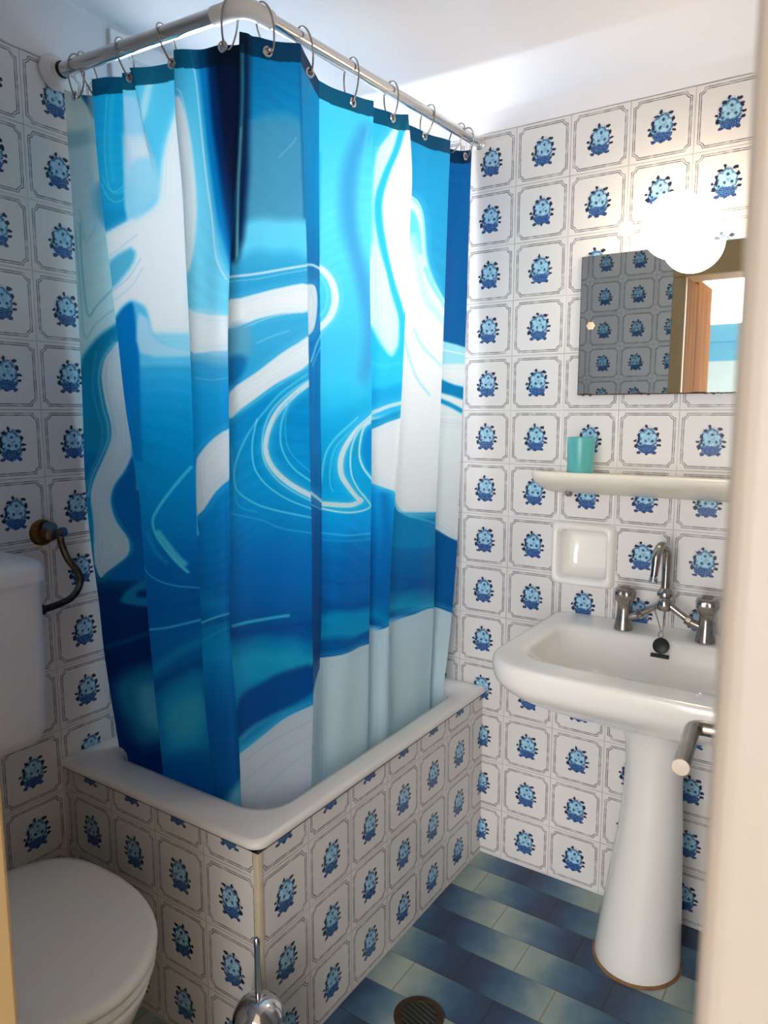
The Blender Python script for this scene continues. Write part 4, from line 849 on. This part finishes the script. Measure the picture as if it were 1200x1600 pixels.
ir = [rrect(.553, .862, -.772, -.278, (.05, .08, .08, .05), zt-.0015, 12), rrect(.559, .857, -.767, -.283, (.05, .08, .08, .05), zt-.006, 12), rrect(.575, .846, -.752, -.298, (.05, .09, .09, .05), zt-.035, 12), rrect(.60, .828, -.72, -.33, (.06, .09, .09, .06), zt-.085, 12), rrect(.64, .80, -.66, -.39, .06, zt-.120, 12), rrect(.69, .76, -.57, -.48, .03, zt-.132, 12)]
rings += [bow(r_, .006) for r_ in ir]
bb = wl(G().loft(rings), 'basin_bowl', M_CERAM, ba, angle=180)
sb = bb.modifiers.new('smooth', 'SUBSURF'); sb.levels = 1; sb.render_levels = 1
wl(G().lathe([(0, 0), (.02, 0), (.02, .002), (.014, .003), (.0, .003)], (.725, BY, zt-.1325)), 'waste', M_CHROME, ba)
g = G(); sl = [(.8452-.0, BY+.0185-.037*k, .757) for k in range(2)]
g.tube([(.8405, BY+.014, .7645), (.8405, BY-.028, .7645)], .0050, 12)
wl(g, 'overflow_slot', M_BLACK, ba)
pe = thing('pedestal', 'white ceramic pedestal column flaring to the floor, carrying the washbasin', 'pedestal', (.79, BY, 0))
G().lathe([(.0, .004), (.104, .004), (.106, .010), (.104, .03), (.100, .08), (.093, .16), (.084, .26), (.075, .36), (.069, .45), (.0675, .52), (.071, .57), (.080, .61), (.095, .636), (.0, .640)], n=48, sx=1.05, sy=.97).sway().mk('column', M_CERAM, pe, angle=60)
G().lathe([(.0, 0), (.110, 0), (.1105, .003), (.104, .0065), (.0, .0065)], n=48, sx=1.05, sy=.97).mk('base_sealant', simple('brown_sealant', (150, 112, 74), .7, var=.2, vscale=30), pe)
TX = .895
ft = thing('basin_tap', 'old chrome three-hole basin tap with swan-neck spout, on the washbasin rim', 'tap', (TX, BY, zt))
for s, yy in ((1, -.4275), (-1, -.622)):
    wl(G().lathe([(.0, 0), (.0235, 0), (.0230, .006), (.0185, .030), (.0165, .055), (.0165, .066), (.019, .070)], (TX, yy, zt-.0005)), 'pillar', M_CHROME, ft)
    h = G()
    R_ = []
    for r, z in ((.016, .066), (.021, .073), (.0255, .082), (.0265, .094), (.024, .104), (.019, .1075), (.0, .1075)):
        R_.append([Vector((TX, yy, zt))+Vector(((max(r, 1e-5)*(1+(.07*math.cos(5*2*PI*j/60) if .08 < z < .106 else 0)))*math.cos(2*PI*j/60), (max(r, 1e-5)*(1+(.07*math.cos(5*2*PI*j/60) if .08 < z < .106 else 0)))*math.sin(2*PI*j/60), z)) for j in range(60)])
    h.loft(R_); kn = wl(h, 'handle', M_CHROME, ft, angle=50)
    wl(G().tube([(TX, yy-s*.010, zt+.034), (TX, yy-s*.030, zt+.040), (TX, yy-s*.040, zt+.046), (TX, BY+s*.012, zt+.076)], [.011, .0105, .0085, .0085], 16), 'arm', M_CHROME, ft)
    k = G().lathe([(.0115, 0), (.0125, .002), (.0125, .012), (.0115, .014)], (TX, yy-s*.034, zt+.0425), (0, -s, .45), 8)
    wl(k, 'union_nut', M_CHROME, ft, smooth=False)
    wl(G().lathe([(.0, .1076), (.012, .1076), (.012, .109), (.0, .1092)], (TX, yy, zt)), 'cap', M_DARKM, ft).parent = kn
wl(G().lathe([(.0, .060), (.014, .063), (.0175, .072), (.0165, .086), (.0125, .092), (.013, .096), (.019, .100), (.0195, .108), (.016, .113), (.0125, .117), (.010, .120)], (TX, BY, zt)), 'centre_body', M_CHROME, ft)
sp = [(TX, BY, zt+.112), (TX, BY, zt+.17)]
for i in range(1, 13):
    a = PI*i/12*1.0; sp.append((TX-.030*(1-math.cos(a)), BY+.012*(1-math.cos(a))/2, zt+.190+.038*math.sin(a)))
sp += [(TX-.064, BY+.0135, zt+.160)]
neck = wl(G().tube(sp, [.0105]*(len(sp)-2)+[.0098, .0085], 20), 'swan_neck', M_CHROME, ft)
wl(G().lathe([(.0, 0), (.0095, 0), (.0105, .003), (.0105, .011), (.0085, .013), (.0085, .018), (.0, .018)], (TX-.0655, BY+.014, zt+.142), (0, 0, 1)), 'nozzle', M_BRIGHT, ft).parent = neck
pg = thing('basin_plug', 'black rubber basin plug hanging on its chain from the tap', 'plug', (TX-.03, BY-.006, zt-.02))
g = G(); A0 = Vector((TX-.010, BY+.022, zt+.068)); A1 = Vector((TX-.01, BY-.004, zt+.062)); E0 = Vector((TX-.050, BY-.006, zt+.022))
def bead(a, b_, n=14, r=.0016):
    for k in range(n): 
        c = Vector(a).lerp(Vector(b_), k/(n-1)); g.lathe([(r*math.sin(PI*i/6), -r*math.cos(PI*i/6)) for i in range(7)], c, n=8)
    g.tube([a, b_], .0006, 6)
bead(A0, E0, 22); bead(A1, E0+Vector((.002, -.003, 0)), 18)
g.V = [tuple(Vector(v)-pg.location) for v in g.V]; g.mk('chain', M_CHROME, pg)
g = G(); g.tube([Vector((TX-.053, BY-.0065, zt+.015))+Vector((0, .0055*math.cos(a), .0075*math.sin(a))) for a in [2*PI*k/16 for k in range(16)]], .0012, 8, True)
g.V = [tuple(Vector(v)-pg.location) for v in g.V]; g.mk('plug_ring', M_CHROME, pg)
wl(G().lathe([(.0, -.005), (.0165, -.005), (.0192, -.001), (.0192, .003), (.016, .005), (.0, .005)], (.834, BY-.010, zt-.010), (-.9, .0, .45), 28), 'plug_disc', M_BLACK, pg)
# ------------------------------------------------------------------ toilet, cistern, valve, hose
CX = -.315
to = thing('toilet', 'white toilet with closed lid, in the corner between bath surround and left wall', 'toilet', (CX, .2, 0))
def lidring(k, z, cy=.235, ks=1.0):
    R_ = []
    for i in range(64):
        a = 2*PI*i/64; c_, s_ = math.cos(a), math.sin(a)
        if s_ < 0: x = .197*c_; y = .27+.265*s_
        else:
            x = .197*math.copysign(abs(c_)**.62, c_)*(1-.16*abs(s_)**3); y = .27+.205*abs(s_)**.55
        R_.append((CX+x*k, cy+(y-cy)*k, z))
    return R_
LZ = .432
wl(G().loft([lidring(.97, LZ-.020), lidring(1.0, LZ-.017), lidring(1.005, LZ-.008), lidring(.985, LZ-.0015), lidring(.93, LZ+.001), lidring(.6, LZ+.004), lidring(.2, LZ+.005)]), 'lid', M_PLAST, to, angle=60)
wl(G().loft([lidring(.955, LZ-.043), lidring(.985, LZ-.040), lidring(.99, LZ-.030), lidring(.975, LZ-.0235), lidring(.80, LZ-.0235)]), 'seat', M_PLAST, to, angle=60)
def bowl(k, kb, z, sy=0): return [(CX+(x-CX)*k, (y-.32)*kb+.32+sy, z) for x, y, _ in lidring(1, z)]
wl(G().loft([bowl(.60, .60, 0, .02), bowl(.60, .60, .02, .02), bowl(.52, .52, .06, .03), bowl(.50, .50, .12, .03), bowl(.58, .60, .18, .02), bowl(.74, .77, .25, .01), bowl(.88, .90, .32), bowl(.955, .96, .365), bowl(.965, .975, LZ-.05), bowl(.95, .96, LZ-.0435)]), 'bowl', M_CERAM, to, angle=60)
wl(G().tube([(CX-.08, .462, LZ-.012), (CX+.08, .462, LZ-.012)], .010, 12), 'hinge', M_PLAST, to)
wl(G().tube(fillet([(CX, .56, .661), (CX, .56, .36), (CX, .42, .34)], .06), .020, 16), 'flush_pipe', M_WPLAST, to)
ci = thing('cistern', 'grey-white wall-hung toilet cistern on the left wall above the toilet', 'cistern', (CX, W, .66))
def cr_(x0_, x1_, y0_, z, r=.03): return rrect(x0_, x1_, y0_, W-.001, (.004, .004, r, r), z, 8)
c0, c1 = CX-.20, -.112
wl(G().loft([cr_(c0+.03, c1-.03, .50, .662), cr_(c0+.012, c1-.012, .476, .668, .04), cr_(c0+.004, c1-.004, .468, .69, .04), cr_(c0, c1, .463, .80, .04), cr_(c0, c1+.002, .462, 1.008, .04)]), 'tank', M_CIST, ci, angle=60)
wl(G().loft([cr_(c0-.004, c1+.006, .457, 1.008, .042), cr_(c0-.005, c1+.007, .456, 1.030, .042), cr_(c0-.001, c1+.003, .461, 1.044, .04), cr_(c0+.014, c1-.012, .476, 1.053, .04), cr_(c0+.05, c1-.05, .51, 1.056, .03)]), 'tank_lid', M_CIST, ci, angle=60)
va = thing('stop_valve', 'brass water stop valve with blue caps on the left wall beside the curtain', 'valve', (-.018, W, 1.079))
wl(G().lathe([(.030, 0), (.030, .004), (.026, .009), (.012, .011), (.0, .011)], (-.020, W-.0005, 1.079), (0, -1, 0)), 'escutcheon', M_BRASS, va)
wl(G().lathe([(.013, .008), (.013, .022), (.0155, .024), (.0155, .038), (.011, .042), (.0, .043)], (-.018, W, 1.079), (0, -1, 0), 24).tube([(-.016, W-.030, 1.079), (.006, W-.034, 1.079)], .008, 16), 'valve_body', M_DARKM, va)
wl(G().lathe([(.0, 0), (.010, .0), (.011, .004), (.010, .012), (.006, .015), (.0, .016)], (.004, W-.034, 1.079), (1, -.1, 0), 20), 'blue_knob', M_BLUECAP, va)
wl(G().lathe([(.0, 0), (.016, .0), (.0165, .005), (.013, .011), (.0, .013)], (-.016, W-.026, 1.090), (0, -.2, 1), 20), 'blue_cap', M_BLUECAP, va)
ho = [(.002, W-.036, 1.070), (.004, W-.038, 1.050), (.016, W-.040, 1.015), (.036, W-.042, .985), (.040, W-.045, .965), (.030, W-.050, .945), (.004, W-.060, .930), (-.04, W-.075, .926), (-.112, W-.095, .926)]
def smooth_path(P, n=6):
    P = [Vector(p) for p in P]; out = []
    for i in range(len(P)-1):
        p0, p1, p2, p3 = P[max(i-1, 0)], P[i], P[i+1], P[min(i+2, len(P)-1)]
        for k in range(n):
            t = k/n; out.append(.5*((2*p1)+(p2-p0)*t+(2*p0-5*p1+4*p2-p3)*t*t+(3*p1-p0-3*p2+p3)*t**3))
    out.append(P[-1]); return out
wl(G().tube(smooth_path(ho), .0078, 14), 'supply_pipe', M_DARKM, va)
wl(G().lathe([(.009, 0), (.012, .001), (.012, .012), (.010, .014), (.010, .022), (.014, .024), (.014, .032), (.0, .032)], (-.078, W-.084, .926), (-1, -.30, 0), 6), 'pipe_nut', M_DARKM, va, smooth=False)
# ------------------------------------------------------------------ toilet brush and floor drain
tb = thing('toilet_brush', 'polished steel toilet brush in a round domed holder by the bath surround corner', 'toilet brush', (-.072, -.062, 0))
G().lathe([(.0, 0), (.046, 0), (.048, .004), (.048, .225), (.047, .232), (.047, .236), (.0485, .238), (.0475, .252), (.040, .268), (.028, .279), (.014, .285), (.0, .286)], n=40).mk('holder', M_BRIGHT, tb, angle=40)
G().lathe([(.0055, .28), (.0055, .388), (.0062, .392), (.0062, .402), (.004, .406), (.0, .407)], n=20).mk('handle', M_BRIGHT, tb)
dr = thing('floor_drain', 'round tarnished metal floor drain grate in the blue floor', 'floor drain', (.325, -.168, 0))
G().lathe([(.0, .0005), (.057, .0005), (.057, .003), (.052, .0045), (.041, .0038), (.040, .0015), (.0, .0015)], n=48).mk('ring', simple('tarnished_drain', (88, 70, 54), .42, .8, var=.2, vscale=40), dr)
dk = G().lathe([(.0, .0016), (.040, .0016), (.040, .0019), (.0, .0019)], n=40); dk.mk('grate_well', M_BLACK, dr)
g = G()
for k in range(7):
    x = -.033+k*.011; hw = math.sqrt(.040**2-x*x)
    g.box((x-.0028, -hw, .0018), (x+.0028, hw, .0036))
o = g.mk('slats', simple('drain_steel', (92, 96, 88), .45, .8, var=.2), dr, smooth=False); o.rotation_euler[2] = -.25
